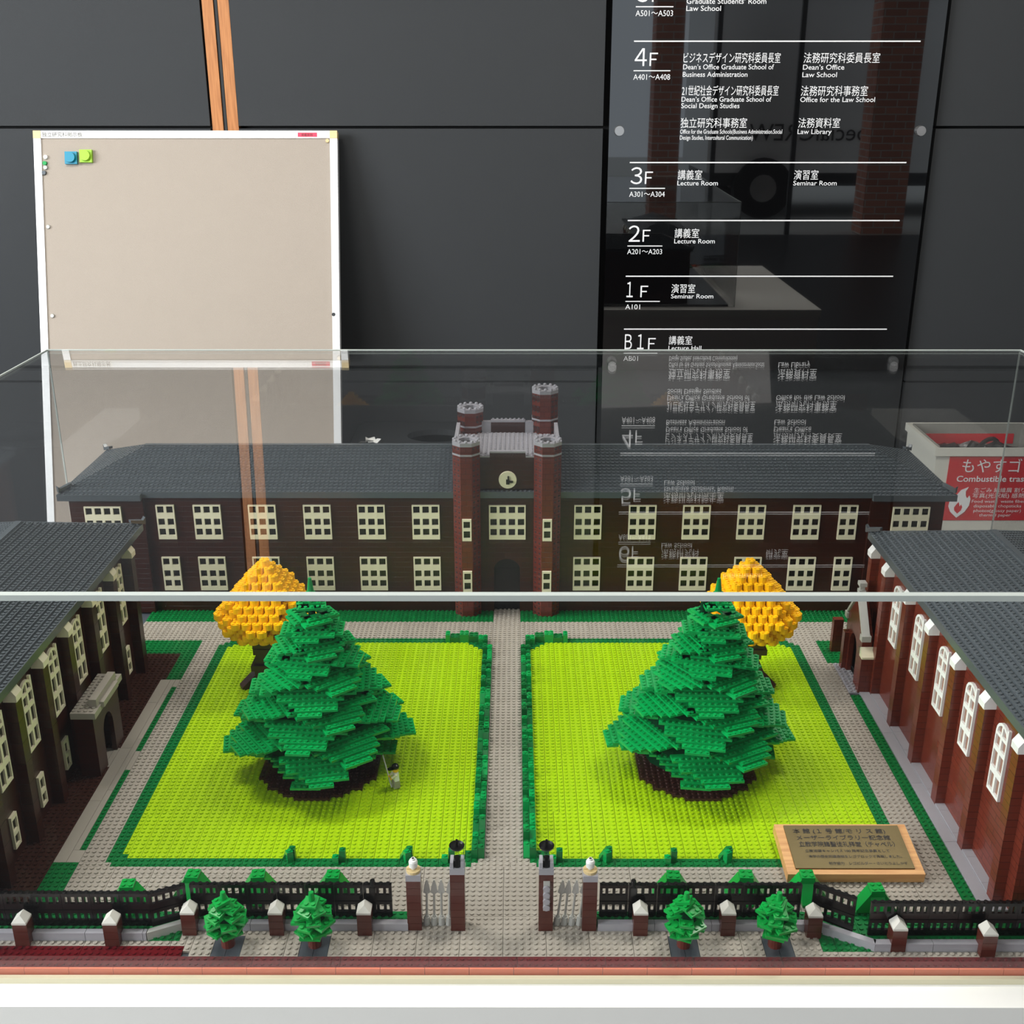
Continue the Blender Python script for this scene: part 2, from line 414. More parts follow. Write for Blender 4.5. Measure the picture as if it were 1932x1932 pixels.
lb_ = ob('paper_label', MB().box(-52.4, -.62, BH - 2.35, -36.8, -.5, BH - .45), M['paper'], t)
put('lettering', text_mesh('独立研究科掲示板', M['inkblk'], -51.9, BH - 2.05, 1.25, 14.6, 0.0, 0.66), t)
ob('red_label', MB().box(40.9, -.62, BH - 2.2, 47.9, -.5, BH - .7), M['pinklabel'], t)
put('lettering', text_mesh('掲載期限', M['inkblk'], 42.2, BH - 1.95, 0.85, 4.2, 0.0, 0.66), t)
BT = t.matrix_basis.copy()
bpy.context.view_layer.update()
def on_board(name, label, cat, x, zz, mk, r, h, square=False, group=None):
    p = t.matrix_world @ Vector((x * S, -.05 * S, zz * S))
    b = MB()
    if square:
        b.box(-r, -r, 0, r, r, h * .55); b.cone(0, 0, h * .55, h, r * .86, r * .8, 20)
    else: b.cone(0, 0, 0, h, r, r * .85, 16)
    b.xf(Matrix.Rotation(PI / 2, 4, 'X'))
    o = ob(name, b, M[mk]); o.location = p; o.rotation_euler = (-math.atan(0.278), 0, 0)
    return tag(o, label, cat, group)
zt = lambda zw: (zw - FL) / math.cos(math.atan(.278))
on_board('magnet', 'teal square magnet on the notice board', 'magnet', -41.5, zt(85.6), 'teal', 2.2, 2.4, True)
on_board('magnet', 'lime green square magnet on the notice board', 'magnet', -36.1, zt(86.2), 'limemag', 2.25, 2.4, True)
for (x, zw, mk, lb) in ((-51.0, 86.0, 'paper', 'tiny whitish button magnet, top of the four at the board edge'), (-51.4, 83.9, 'leaf', 'tiny green button magnet, second of the four at the board edge'), (-51.2, 82.4, 'stone', 'tiny grey button magnet, third of the four at the board edge'), (-51.8, 80.6, 'dgray', 'tiny dark button magnet, lowest of the four at the board edge')):
    on_board('button_magnet', lb, 'magnet', x, zt(zw), mk, .85, .7)
for (x, zw, mk, lb) in ((51.6, 91.6, 'tan', 'brown pin in the upper right corner of the board'), (53.0, 31.5, 'bindark', 'dark pin low on the right edge of the board'), (-50.6, 31.0, 'stone', 'grey pin low on the left edge of the board'), (-51, 62, 'stone', 'grey pin halfway down the left edge of the board')):
    on_board('push_pin', lb, 'pin', x, zt(zw), mk, .75, .6)

# ---------------------------------------------------------------- waste bins behind the display
def bin_shell(mb, x0, x1, y0, y1, z0, z1, tp, th=1.2):
    o_ = [(x0 + tp, y0 + tp, z0), (x1 - tp, y0 + tp, z0), (x1 - tp, y1 - tp, z0), (x0 + tp, y1 - tp, z0), (x0, y0, z1), (x1, y0, z1), (x1, y1, z1), (x0, y1, z1)]
    i_ = [(x0 + tp + th, y0 + tp + th, z0 + th), (x1 - tp - th, y0 + tp + th, z0 + th), (x1 - tp - th, y1 - tp - th, z0 + th), (x0 + tp + th, y1 - tp - th, z0 + th), (x0 + th, y0 + th, z1), (x1 - th, y0 + th, z1), (x1 - th, y1 - th, z1), (x0 + th, y1 - th, z1)]
    b = len(mb.v); mb.v += o_ + i_
    for k in range(4):
        j = (k + 1) % 4
        mb.f += [(b + k, b + j, b + 4 + j, b + 4 + k), (b + 8 + j, b + 8 + k, b + 12 + k, b + 12 + j), (b + 4 + k, b + 4 + j, b + 12 + j, b + 12 + k)]
    mb.f += [(b, b + 3, b + 2, b + 1), (b + 8, b + 9, b + 10, b + 11)]
    return mb
t = thing('waste_bin', 'off white bin with a red combustible trash label at the right edge', 'bin', (159, 405, FL))
ob('bin_body', bin_shell(MB(), 0, 46, 0, 33, 0, 66, 1.2), M['binw'], t)
ob('bin_rim', MB().box(-.8, -.8, 63.4, 46.8, .4, 66.4).box(-.8, 32.6, 63.4, 46.8, 33.8, 66.4).box(-.8, .4, 63.4, .4, 32.6, 66.4).box(45.6, .4, 63.4, 46.8, 32.6, 66.4), M['binw'], t)
bg_ = MB(); n = 14
for i in range(n + 1):
    for j in range(n + 1):
        u, v = i / n, j / n
        e = min(u, 1 - u, v, 1 - v)
        bg_.v.append((2 + 42 * u, 2 + 29 * v, 57 + 5.5 * math.sin(PI * u) * math.sin(PI * v) + random.uniform(-1.6, 1.6) * (e > 0)))
for i in range(n):
    for j in range(n):
        a = i * (n + 1) + j; bg_.f.append((a, a + n + 1, a + n + 2, a + 1))
ob('bag_heap', bg_, M['bag'], t)
lo = MB()
for k in range(12):
    a0, a1 = PI * k / 12, PI * (k + 1) / 12
    for (r0, r1) in ((3.6, 5.0),):
        lo.quadbox([(-r0 * math.cos(a0), 0, r0 * math.sin(a0)), (-r1 * math.cos(a0), 0, r1 * math.sin(a0)), (-r1 * math.cos(a0), 1, r1 * math.sin(a0)), (-r0 * math.cos(a0), 1, r0 * math.sin(a0)),
                    (-r0 * math.cos(a1), 0, r0 * math.sin(a1)), (-r1 * math.cos(a1), 0, r1 * math.sin(a1)), (-r1 * math.cos(a1), 1, r1 * math.sin(a1)), (-r0 * math.cos(a1), 1, r0 * math.sin(a1))])
ob('bag_loop', lo, M['bag'], t, (26, 16, 61), (0.3, 0, 0.3))
lin_ = MB().box(1.3, 1.3, 55, 1.5, 31.7, 66.6).box(44.6, 1.3, 55, 44.8, 31.7, 66.6).box(1.3, 31.5, 55, 44.7, 31.7, 66.6)
ob('bag_liner', lin_, M['clearbag'], t)
ob('back_label', MB().box(6, 31.2, 58.4, 42, 31.4, 62.5), M['red'], t)
rl = MB().box(5.2, -.05, 37.4, 41, .45, 63.0)
lab = ob('red_label', rl, M['red'], t)
for v in lab.data.vertices:
    z = v.co.z / S; v.co.y += (66 - z) / 66 * 1.2 * S - 0.15 * S
yy = lambda z: (66 - z) / 66 * 1.2 - 0.45
for (s_, x, z, h, w) in (('もやすゴミ', 10.2, 57.2, 4.2, 27), ('Combustible trash', 8.8, 53.2, 2.3, 27), ('生ごみ 繊維屑 割りばし', 16.0, 49.0, 1.45, 24), ('写真(光沢紙) 感熱紙等', 15.8, 46.8, 1.45, 24.5),
                       ('Food waste  waste fibers', 15.8, 44.7, 1.2, 21), ('disposable chopsticks', 16.8, 42.8, 1.2, 18), ('photos(glossy paper)', 17.0, 40.9, 1.2, 18), ('thermal paper', 19.4, 39.1, 1.2, 12)):
    put('lettering', text_mesh(s_, M['ink'], x, 0, h, w, 0.012 if 'Comb' in s_ else 0.0), t, (0, yy(z), z))
flame = [(8.2, 41.0), (10.8, 38.6), (13.6, 41.0), (15.0, 43.6), (15.2, 46.2), (14.6, 47.6), (13.9, 46.4), (13.2, 47.6), (13.0, 49.2), (13.9, 51.0), (11.2, 49.8), (9.8, 47.8), (9.4, 45.8), (8.6, 47.0), (7.4, 45.4), (7.2, 43.2)]
ob('flame_mark', MB().prism(flame, 'y', -.02, .05), M['ink'], t, (0, yy(45), 0))
ob('flame_mark', MB().prism([(9.6, 41.6), (10.9, 40.3), (12.2, 41.6), (12.5, 43.0), (11.9, 44.0), (11.5, 43.2), (10.9, 45.0), (10.0, 43.8), (9.4, 42.8)], 'y', -.05, .0), M['red'], t, (0, yy(45), 0))
t = thing('waste_bin', 'charcoal bin with an oval opening in its lid behind the model tower', 'bin', (-59.5, 405, FL))
ob('bin_body', bin_shell(MB(), 0, 56, 0, 34, 0, 64, 1.2), M['bindark'], t)
lid = MB(); n = 32
out = []; inn = []
for k in range(n):
    a = 2 * PI * k / n; c_, s_ = math.cos(a), math.sin(a)
    m_ = max(abs(c_) / 28.5, abs(s_) / 17.5); out.append((28 + c_ / m_, 17 + s_ / m_)); inn.append((31 + 11 * c_, 16 + 8.5 * s_))
for z in (64, 66.3):
    lid.v += [(x, y, z) for x, y in out] + [(x, y, z - (0 if z > 65 else 0)) for x, y in inn]
for k in range(n):
    j = (k + 1) % n
    lid.f += [(k, j, n * 2 + j, n * 2 + k), (n * 2 + k, n * 2 + j, n * 3 + j, n * 3 + k), (n * 3 + k, n * 3 + j, n + j, n + k), (n + k, n + j, j, k)]
ob('bin_lid', lid, M['bindark'], t)
t = thing('crumpled_paper', 'crumpled white paper scraps lying beside the oval bin opening', 'paper', (-53.5, 412, -15.6))
b = MB()
for k in range(5):
    st = len(b.v)
    b.v += [(0, 0, 0), (3, .5, .3), (2.4, 2.6, 1.6), (-.4, 2.0, 1.1)]; b.f.append((st, st + 1, st + 2, st + 3))
    b.xf(Matrix.Translation((random.uniform(-2, 2), random.uniform(-1.5, 1.5), 0)) @ Matrix.Rotation(random.uniform(0, 6), 4, 'Z'), st)
ob('paper_scrap', b, M['paper'], t)

# ================================================================= TABLE AND CASE
XL, XR = -108.0, 120.3
t = thing('display_table', 'long white display table carrying the brick model', 'table', (0, 116.7, FL))
ob('table_top', MB().box(-150, 0, 76.4, 165, 155, 80.35), M['table'], t)
ob('table_skirt', MB().box(-149.2, .25, 0, 164.2, 154, 76.4), M['tablefront'], t)
t = thing('acrylic_case', 'clear acrylic display case over the whole brick model', 'display case', (0, 0, -1.65))
YF, YB = 120.9, 263.2
TH = .45                                       # sheet thickness; the lid sags a little, z measured from the table top
def lid_z(y):
    u = (y - YF) / (YB - YF)
    return 57.35 - .0303 * (y - YF) + .0120 * (y - YF) * u
ys = [YF + (YB - YF) * k / 28 for k in range(29)]
ZF, ZB = lid_z(YF), lid_z(YB)
ob('front_panel', MB().box(XL, YF, 0.9, XR, YF + TH, ZF - .75), M['acrylic'], t)
ob('back_panel', MB().box(XL, YB - TH, 0, XR, YB, ZB - .35), M['acrylic'], t)
def curved(name, x0, x1, ya, yb, lo, hi, mk, smooth=True):
    b = MB(); yy = [y for y in ys if ya < y < yb]; yy = [ya] + yy + [yb]; n = len(yy)
    for off in (hi, lo):
        for y in yy: b.v += [(x0, y, lid_z(y) + off), (x1, y, lid_z(y) + off)]
    for k in range(n - 1):
        a = 2 * k; b.f.append((a, a + 1, a + 3, a + 2))
        c = 2 * n + 2 * k; b.f.append((c + 2, c + 3, c + 1, c))
    ns = len(b.f)
    st = len(b.v); b.v += list(b.v[:4 * n])       # rim faces on their own vertices
    for k in range(n - 1):
        a, c = st + 2 * k, st + 2 * n + 2 * k
        b.f += [(a + 2, c + 2, c, a), (a + 1, c + 1, c + 3, a + 3)]
    b.f += [(st, st + 2 * n, st + 2 * n + 1, st + 1), (st + 2 * n - 1, st + 4 * n - 1, st + 4 * n - 2, st + 2 * n - 2)]
    me = b.mesh(name, M[mk])
    for p_ in me.polygons[:ns]: p_.use_smooth = smooth
    return put(name, me, t)
curved('top_panel', XL + .4, XR - .4, YF + 1.0, YB - .4, -TH - .05, -.05, 'acrylic')
for xa in (XL, XR - TH):
    b = MB(); st = 0
    yy = [YF + TH + .02] + ys[1:-1] + [YB - TH - .02]
    for y in yy: b.v += [(xa, y, 0), (xa + TH, y, 0), (xa + TH, y, lid_z(y) - TH - .1), (xa, y, lid_z(y) - TH - .1)]
    for k in range(len(yy) - 1):
        a = 4 * k
        b.f += [(a + 4, a, a + 3, a + 7), (a + 1, a + 5, a + 6, a + 2), (a + 2, a + 6, a + 7, a + 3), (a, a + 4, a + 5, a + 1)]
    b.f += [(0, 1, 2, 3), (a + 7, a + 6, a + 5, a + 4)]
    ob('side_panel', b, M['acrylic'], t)
tag(ob('polished_edge', MB().box(XL, YF - .02, ZF - .74, XR, YF + .98, ZF), M['edge'], t), 'bright front top edge')
ob('polished_edge', MB().box(XL, YB - .38, ZB - .34, XR, YB + .02, ZB), M['edge'], t)
for xa in (XL - .02, XR - .3):
    curved('polished_edge', xa, xa + .32, YF + 1.0, YB - .4, -.4, 0, 'edge', False)
    ob('polished_edge', MB().box(xa, YB + .02, 0, xa + .32, YB + .3, ZB - .36), M['edge'], t)
ob('base_rail', MB().box(XL, YF - .1, 0, XR, YF + .6, .85), M['base'], t)

# ================================================================= MODEL GROUND
t_base = thing('model_base', 'burnt orange brick base slab under the whole model', 'base', (0, 0, 0))
ob('slab', MB().box(-106.5, 122.3, -1.6, 117, 262.5, -.42), M['dgray'], t_base)
x = -106.5
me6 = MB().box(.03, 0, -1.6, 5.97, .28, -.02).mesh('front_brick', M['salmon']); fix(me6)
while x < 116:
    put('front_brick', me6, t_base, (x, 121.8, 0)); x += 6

OY = 0.1
cells = {}
def fill(x0, x1, y0, y1, k):
    for x in range(x0, x1):
        for y in range(y0, y1): cells[(x, y)] = k
fill(-106, 117, 122, 262, 'under')
fill(-106, 117, 122, 124, 'road')
fill(-106, -44, 124, 126, 'road'); fill(44, 117, 124, 125, 'road')
fill(-43, 44, 124, 129, 'walk'); fill(-44, -43, 125, 129, 'walk'); fill(-45, -44, 126, 129, 'walk')
fill(-106, -45, 126, 127, 'walk'); fill(44, 117, 124, 125, 'walk')
fill(-65, 67, 129, 232, 'walk')
fill(-106, -13, 130, 133, 'verge'); fill(13, 117, 130, 133, 'verge')
fill(-106, -45, 127, 130, 'verge'); fill(-45, -44, 129, 130, 'verge'); fill(44, 117, 125, 130, 'verge')
fill(-65, -13, 133, 143, 'walk'); fill(13, 67, 133, 143, 'walk')
fill(-69, -65, 133, 144, 'verge'); fill(67, 69, 133, 195, 'verge')
fill(-75, -69, 133, 212, 'soil')
fill(-69, -65, 144, 201, 'tile_l'); fill(-66, -65, 147, 169, 'verge'); fill(-66, -65, 175, 198, 'verge')
fill(-72, -68, 170, 176, 'tile_l')
fill(69, 71, 133, 197, 'tile_r'); fill(71, 73, 133, 197, 'ledge')
fill(67, 70, 196, 208, 'porchwalk')
fill(-74, -65, 201, 218, 'verge'); fill(-79, -74, 212, 218, 'verge'); fill(-74, -68, 201, 212, 'soil')
fill(66, 72, 208, 218, 'verge'); fill(72, 79, 206, 218, 'verge')
fill(-80, 80, 218, 227, 'walk')
fill(-80, 80, 227, 233, 'verge'); fill(-3, 3, 227, 234, 'walk')
# lawn borders and lawns
fill(-61, -3, 143, 219, 'border_l'); fill(3, 62, 143, 219, 'border_r')
cells[(-61, 143)] = 'walk'; cells[(61, 143)] = 'walk'
for x in (-4, 3): cells[(x, 143)] = 'walk'; cells[(x, 144)] = 'walk'
for x in (-5, 4): cells[(x, 143)] = 'walk'
for k, (a, b_) in enumerate(((219, 3), (218, 2), (217, 1))):
    for i in range(b_):
        cells[(-61 + i, a - 1)] = 'walk'; cells[(61 - i, a - 1)] = 'walk'
        cells[(-4 - i, a - 1)] = 'walk'; cells[(3 + i, a - 1)] = 'walk'
for x in range(-59, -5):
    for y in range(145, 217):
        if y == 145 and (x < -58 or x > -8): continue
        if y == 146 and x > -7: continue
        if y >= 215 and x < -59 + (y - 214): continue
        if y >= 214 and x > -6 - (y - 213): continue
        cells[(x, y)] = 'lime_l'
for x in range(5, 60):
    for y in range(145, 217):
        if y == 145 and (x > 58 or x < 8): continue
        if y == 146 and x < 7: continue
        if y >= 215 and x > 59 - (y - 214): continue
        if y >= 214 and x < 5 + (y - 213): continue
        cells[(x, y)] = 'lime_r'
for c in list(cells):
    for cx in (-32.0, 33.0):
        if math.hypot(c[0] + .5 - cx, c[1] + .6 - 171) < 9.6: cells[c] = 'under'
for (xa) in (-40, -28, 23, 36):     # tree pits in the pavement
    fill(xa, xa + 4, 124, 128, 'pit')

def plates(kind, mk, parent, pw=2, pl=16, studs=True, horiz=False, z=0.0, off=0):
    todo = sorted([c for c in cells if cells[c] == kind], key=lambda c: (c[1], c[0]))
    left = set(todo)
    for c in todo:
        if c not in left: continue
        x, y = c
        mw, ml = (pl, pw) if horiz else (pw, pl)
        if not horiz and off: ml = pl - ((x // pw) * 7) % 8 if y < 150 else pl
        w = 1
        while w < mw and (x + w, y) in left: w += 1
        d = 1
        while d < ml and all((x + i, y + d) in left for i in range(w)): d += 1
        for i in range(w):
            for j in range(d): left.discard((x + i, y + j))
        put('tile' if not studs else 'plate', plate_me(w, d, mk, 0.4, studs), parent, (x, y + OY, z))
g1 = thing('lawn', 'lime green studded lawn left of the central path', 'lawn'); plates('lime_l', 'lime', g1, off=1)
g2 = thing('lawn', 'lime green studded lawn right of the central path', 'lawn'); plates('lime_r', 'lime', g2, off=1)
g3 = thing('lawn_border', 'dark green border around the left lime lawn', 'border'); plates('border_l', 'green', g3, 2, 12)
g4 = thing('lawn_border', 'dark green border around the right lime lawn', 'border'); plates('border_r', 'green', g4, 2, 12)
g5 = thing('walkway', 'light grey studded walkway between gate, lawns and tower', 'path'); plates('walk', 'gray', g5, 6, 8)
g6 = thing('brick_road', 'dark red studded road along the front edge of the model', 'road'); plates('road', 'dkred', g6, 2, 12, horiz=True)
g7 = thing('grass_verge', 'dark green studded grass strips beside walls and fences', 'grass'); plates('verge', 'green', g7, 2, 12)
g8 = thing('tiled_path', 'smooth beige grey tiled path beside the left brick wing', 'path'); plates('tile_l', 'gray', g8, 2, 16, False)
g9 = thing('tiled_path', 'smooth light grey tiled path beside the right brick wing', 'path'); plates('tile_r', 'gray2', g9, 2, 16, False, z=.2); plates('ledge', 'gray2', g9, 2, 6, False, z=.4)
plates('porchwalk', 'gray2', g9, 3, 4)
g10 = thing('soil_bed', 'dark brown studded bed along the foot of the left wing', 'soil'); plates('soil', 'dbrownp', g10, 3, 12, z=.0)
g11 = thing('pavement_pits', 'four dark grey smooth squares set in the pavement under the street trees', 'paving'); plates('pit', 'dgray', g11, 2, 4, False)

# low kerb walls of the front
def kerb(name, label, segs, mk='gray2'):
    t = thing(name, label, 'kerb')
    for (x0, x1, y0, y1, z1) in segs:
        x = x0
        while x < x1 - .01:
            e = min(x + 8, x1)
            ob('kerb_brick', MB().box(x + .03, y0, 0, e - .03, y1, z1), M[mk], t); x = e
    return t
kerb('kerb_wall', 'low grey kerb wall behind the left street trees', [(-43.5, -13.3, 129.1, 130.1, 1.2)])
kerb('kerb_wall', 'low grey kerb wall behind the right street trees', [(13.3, 43.5, 129.1, 130.1, 1.2)])
t = kerb('kerb_wall', 'low grey kerb wall along the dark red road, far left', [(-106, -49.5, 127.1, 128.0, 1.3)])
ob('kerb_brick', MB().quadbox([(-49.4, 127.1, 0), (-44.9, 129.2, 0), (-45.3, 130, 0), (-49.4, 128, 0), (-49.4, 127.1, 1.3), (-44.9, 129.2, 1.3), (-45.3, 130, 1.3), (-49.4, 128, 1.3)]), M['stone'], t)
t = kerb('kerb_wall', 'low grey kerb wall along the dark red road, far right', [(51, 117, 125.1, 126.1, 1.3)])
ob('kerb_brick', MB().quadbox([(43.6, 129.1, 0), (51, 125.1, 0), (51.4, 126, 0), (44, 130, 0), (43.6, 129.1, 1.3), (51, 125.1, 1.3), (51.4, 126, 1.3), (44, 130, 1.3)]), M['gray2'], t)
def verge_rise(x0, x1, y0, name_l):
    t = thing('raised_verge', name_l, 'grass')
    x = x0
    while x < x1 - .01:
        e = min(x + 8, x1); n = int(e - x)
        put('plate', plate_me(n, 2, 'green', 0.9), t, (x, y0, .92)); x = e
verge_rise(-43, -13, 130.1, 'raised dark green strip carrying the left inner fence')
verge_rise(13, 43, 130.1, 'raised dark green strip carrying the right inner fence')
verge_rise(-106, -50, 128.05, 'raised dark green strip carrying the far left fence')
verge_rise(51, 115, 126.1, 'raised dark green strip carrying the far right fence')

# ================================================================= FENCES
FH = 2.8
def fence_me(n):
    k = ('fence', n)
    if k not in _cache:
        b = MB()
        for lv in (0, FH):
            b.box(0, -.2, lv, n, .2, lv + 1.0); b.box(0, -.3, lv + 2.25, n, .3, lv + FH - .02)
            for i in range(n + 1):
                xx = min(max(i, .2), n - .2); b.box(xx - .2, -.18, lv + .95, xx + .2, .18, lv + 2.3)
        for i in range(n): b.stud(i + .5, 0, 2 * FH - .02, 6)
        _cache[k] = b.mesh('fence_panel', M['black'])
    return _cache[k]
def fence(label, x0, y0, n_panels, ang=0, n=4, z=.92):
    t = thing('fence', label, 'fence', (x0, y0, z), (0, 0, ang))
    for i in range(n_panels):
        put('fence_panel', fence_me(n), t, (i * (n + .06), 0, 0))
    return t
fence('black two-tier lattice fence behind the left street trees', -44.0, 131.1, 7)
ob('fence_post', MB().box(-.4, -.3, 0, .4, .3, 5.3).cone(0, 0, 5.3, 6.2, .45, .35, 10), M['black'], None, (-18.3, 131.1, .92))
bpy.context.view_layer.update()
o = bpy.data.objects['fence_post']; tag(o, 'black knobbed post between panels of the left inner fence', 'post')
ob('fence_post', MB().box(-.4, -.3, 0, .4, .3, 5.3).cone(0, 0, 5.3, 6.2, .45, .35, 10), M['black'], None, (18.3, 131.1, .92))
o = bpy.data.objects['fence_post.001']; tag(o, 'black knobbed post between panels of the right inner fence', 'post')
fence('black two-tier lattice fence behind the right street trees', 13.6, 131.1, 7)
fence('black lattice fence running off the left edge of the model', -106.0, 129.2, 14)
fence('short slanting black fence panel joining the two left fences', -49.2, 129.0, 1, math.atan2(2.2, 4.9), 5)
fence('short slanting black fence panel joining the two right fences', 43.6, 131.0, 1, -math.atan2(3.4, 5.4), 6, 1.2)
fence('black lattice fence running off the right edge of the model', 50.6, 127.4, 16)

# ================================================================= SMALL PILLARS, GATE
cap = MB()
b0 = [(0, 0, 0), (2, 0, 0), (2, 2, 0), (0, 2, 0)]
cap.box(0, 0, 0, 2, 2, .3)
st = len(cap.v); cap.v += [(0, 0, .3), (2, 0, .3), (2, 2, .3), (0, 2, .3), (1, .7, 1.1), (1, 2, 1.1)]
cap.f += [(st, st + 1, st + 4), (st + 1, st + 2, st + 5, st + 4), (st + 3, st, st + 4, st + 5), (st + 2, st + 3, st + 5)]
cap_me = fix(cap.mesh('pillar_cap', M['capgrey']))
shaft_me = {}
def shaft(w, d, h, n, mk='pillarb'):
    """brick courses, each with its own joint"""
    k = (w, d, h, n)
    if k not in shaft_me:
        shaft_me[k] = fix(MB().box(.0, .0, .02, w, d, h / n - .02).mesh('brick', M[mk]))
    return shaft_me[k]
pil = [(-67.3, 126.0, 'leftmost'), (-54.9, 126.0, 'second from the left'), (-44.8, 128.1, 'third from the left'), (-32.6, 128.1, 'fourth from the left'), (-20.3, 128.1, 'fifth from the left'),
       (18.2, 128.1, 'fifth from the right'), (30.4, 128.1, 'fourth from the right'), (42.3, 127.6, 'third from the right'), (53.2, 125.0, 'second from the right'), (65.1, 124.0, 'rightmost')]
for (px_, py_, w_) in pil:
    t = thing('fence_pillar', 'short brown brick pillar with a white peaked cap, %s of the row' % w_, 'pillar', (px_, py_, 0), (0, 0, 0), 'capped pillars in front of the fences')
    for k in range(3): put('brick', shaft(2, 2, 3.6, 3), t, (0, 0, k * 1.2))
    put('pillar_cap', cap_me, t, (-.03, -.03, 3.6))
def gate_post(x0, y0, h, label):
    t = thing('gate_post', label, 'post', (x0, y0, 0))
    n = round(h / 1.2)
    for k in range(n): put('brick', shaft(2, 2, h, n), t, (0, 0, k * h / n))
    ob('stone_cap', MB().box(-.03, -.03, h, 2.03, 2.03, h + 1.0), M['gray2'], t)
    return t
def lamp_on(x, y, z, label):
    t = thing('gate_lamp', label, 'lamp', (x, y, z))
    ob('lamp_holder', MB().box(-.95, -.9, 0, -.5, .9, .9).box(.5, -.9, 0, .95, .9, .9), M['gray2'], t)
    ob('lamp_base', MB().cone(0, -.3, 0, 1.5, .55, .45, 12), M['black'], t)
    ob('lamp_bulb', MB().lathe([(.25, 1.5), (.32, 1.9), (.3, 2.5), (.5, 2.9)], 0, -.3, 12), M['clearplastic'], t)
    ob('lamp_shade', MB().lathe([(0.05, 2.75), (.9, 3.0), (1.08, 3.35), (1.05, 3.45), (.8, 3.2), (0.05, 3.1)], 0, -.3, 20), M['black'], t)
    ob('lamp_finial', MB().cone(0, -.3, 3.1, 4.3, .2, .16, 8), M['black'], t)
gate_post(-13.4, 129.2, 8.4, 'brown brick gate post, left of the left spear gate')
t = gate_post(-7.3, 129.1, 9.6, 'brown brick gate post with a lamp, left of the central walkway')
lamp_on(-6.3, 130.1, 10.6, 'black mushroom lamp on the post left of the central walkway')
ob('clear_panel', MB().box(1.9, .2, 9.9, 2.15, 1.9, 14.2), M['clearplastic'], t)
t = gate_post(5.0, 129.1, 9.6, 'brown brick gate post bearing a black sign with four grey discs')
lamp_on(6.0, 130.1, 10.6, 'black mushroom lamp on the post right of the central walkway')
sg = ob('sign_plate', MB().box(.6, -.2, 3.7, 1.5, 0, 8.6), M['stone'], t)
tag(sg, 'narrow sign plate')
for k in range(4):
    b = MB().cone(0, 0, 0, .25, .5, .48, 16); b.xf(Matrix.Rotation(PI / 2, 4, 'X'))
    ob('sign_disc', b, M['gray2'], sg, (1.05, -.2, 4.3 + k * 1.05))
gate_post(11.1, 129.1, 8.4, 'brown brick gate post, right of the right spear gate')
for (x, lb) in ((-12.4, 'white knob on a tan plate crowning the leftmost gate post'), (12.1, 'white knob on a tan plate crowning the rightmost gate post')):
    t = thing('post_knob', lb, 'ornament', (x, 130.2, 9.4))
    ob('knob_plate', MB().cone(0, 0, 0, .4, 1.0, 1.0, 16).box(-.9, -.2, .4, .9, .2, .55), M['tan'], t)
    ob('knob', MB().lathe([(.3, .4), (.38, .6), (.6, .8), (.63, 1.6), (.5, 1.85), (.3, 1.9), (.28, 2.15), (.2, 2.15), (.18, 1.9)], 0, 0, 18), M['white'], t)
    ob('knob_hole', MB().cone(0, 0, 1.95, 2.13, .19, .19, 10), M['hole'], t)
spear = MB().cone(0, 0, 0, 1.3, .52, .45, 12).cone(0, 0, 1.3, 1.6, .3, .25, 12).cone(0, 0, 1.6, 5.6, .17, .17, 8)
spear.prism([(-.2, 5.3), (.2, 5.3), (.5, 5.5), (.35, 6.6), (.08, 7.6), (-.08, 7.6), (-.35, 6.6), (-.5, 5.5)], 'y', -.12, .12)
spear_me = fix(spear.mesh('spear', M['stone']))
for (x0, tl, lb) in ((-10.8, 0.02, 'row of four grey upright spears closing the left side gate'), (7.6, .08, 'row of four grey leaning spears closing the right side gate')):
    t = thing('spear_gate', lb, 'gate', (x0, 130.6, 0))
    for k in range(4):
        put('spear', spear_me, t, (k * 1.05, 0, 0), (0, tl * (1 if k else 1.4) + random.uniform(-.015, .015), 0))

# ================================================================= HEDGES, BUSHES
def slope_me(w, d, h, mk, flip=0):
    k = ('slope', w, d, h, mk, flip)
    if k not in _cache:
        b = MB()
        pr = [(0, 0), (d, 0), (d, h), (d * .55, h), (0, .25)]
        b.prism(pr, 'x', 0.02, w - .02)
        b.stud(w / 2, d * .78, h)
        if flip: b.xf(Matrix.Translation((w, d, 0)) @ Matrix.Rotation(PI, 4, 'Z'))
        _cache[k] = fix(b.mesh('slope_brick', M[mk]))
    return _cache[k]
def hedge(label, x0, y0, y1, mirror):
    t = thing('hedge', label, 'hedge', (0, 0, 0))
    y = y0
    while y < y1:
        for c in (0, 1):
            hh = random.choice((.8, 1.2, 1.2, 1.6, 2.0))
            r_ = random.random()
            if r_ < .5: put('slope_brick', slope_me(1, 2, hh, random.choice(('green', 'leaf')), random.randint(0, 1)), t, (x0 + c, y, 0))
            elif r_ < .8:
                put('brick', plate_me(1, 1, random.choice(('green', 'leaf')), hh, True), t, (x0 + c, y, hh))
                put('brick', plate_me(1, 1, 'green', hh * .6, True), t, (x0 + c, y + 1, hh * .6))
            else:
                put('brick', plate_me(1, 2, random.choice(('green', 'leaf')), hh, True), t, (x0 + c, y, hh))
        y += 2
    sg_ = -1 if mirror else 1
    for k, (dx, dy, w, hh) in enumerate(((0, 71, 1, 1.6), (-1, 72, 2, 1.4), (-3, 73, 2, 1.5), (-5, 73, 2, 1.9), (-7, 73, 2, 1.2), (-8, 73, 1, 1.8))):
        xx = (x0 + dx) if not mirror else (x0 + 2 - dx - w)
        put('brick', plate_me(w, 2, ('green', 'leaf')[k % 2], hh, True), t, (xx, 145 + dy - 1 + OY, hh))
hedge('jagged green brick hedge along the left side of the central path', -5, 145.1, 215, False)
hedge('jagged green brick hedge along the right side of the central path', 3, 145.1, 215, True)
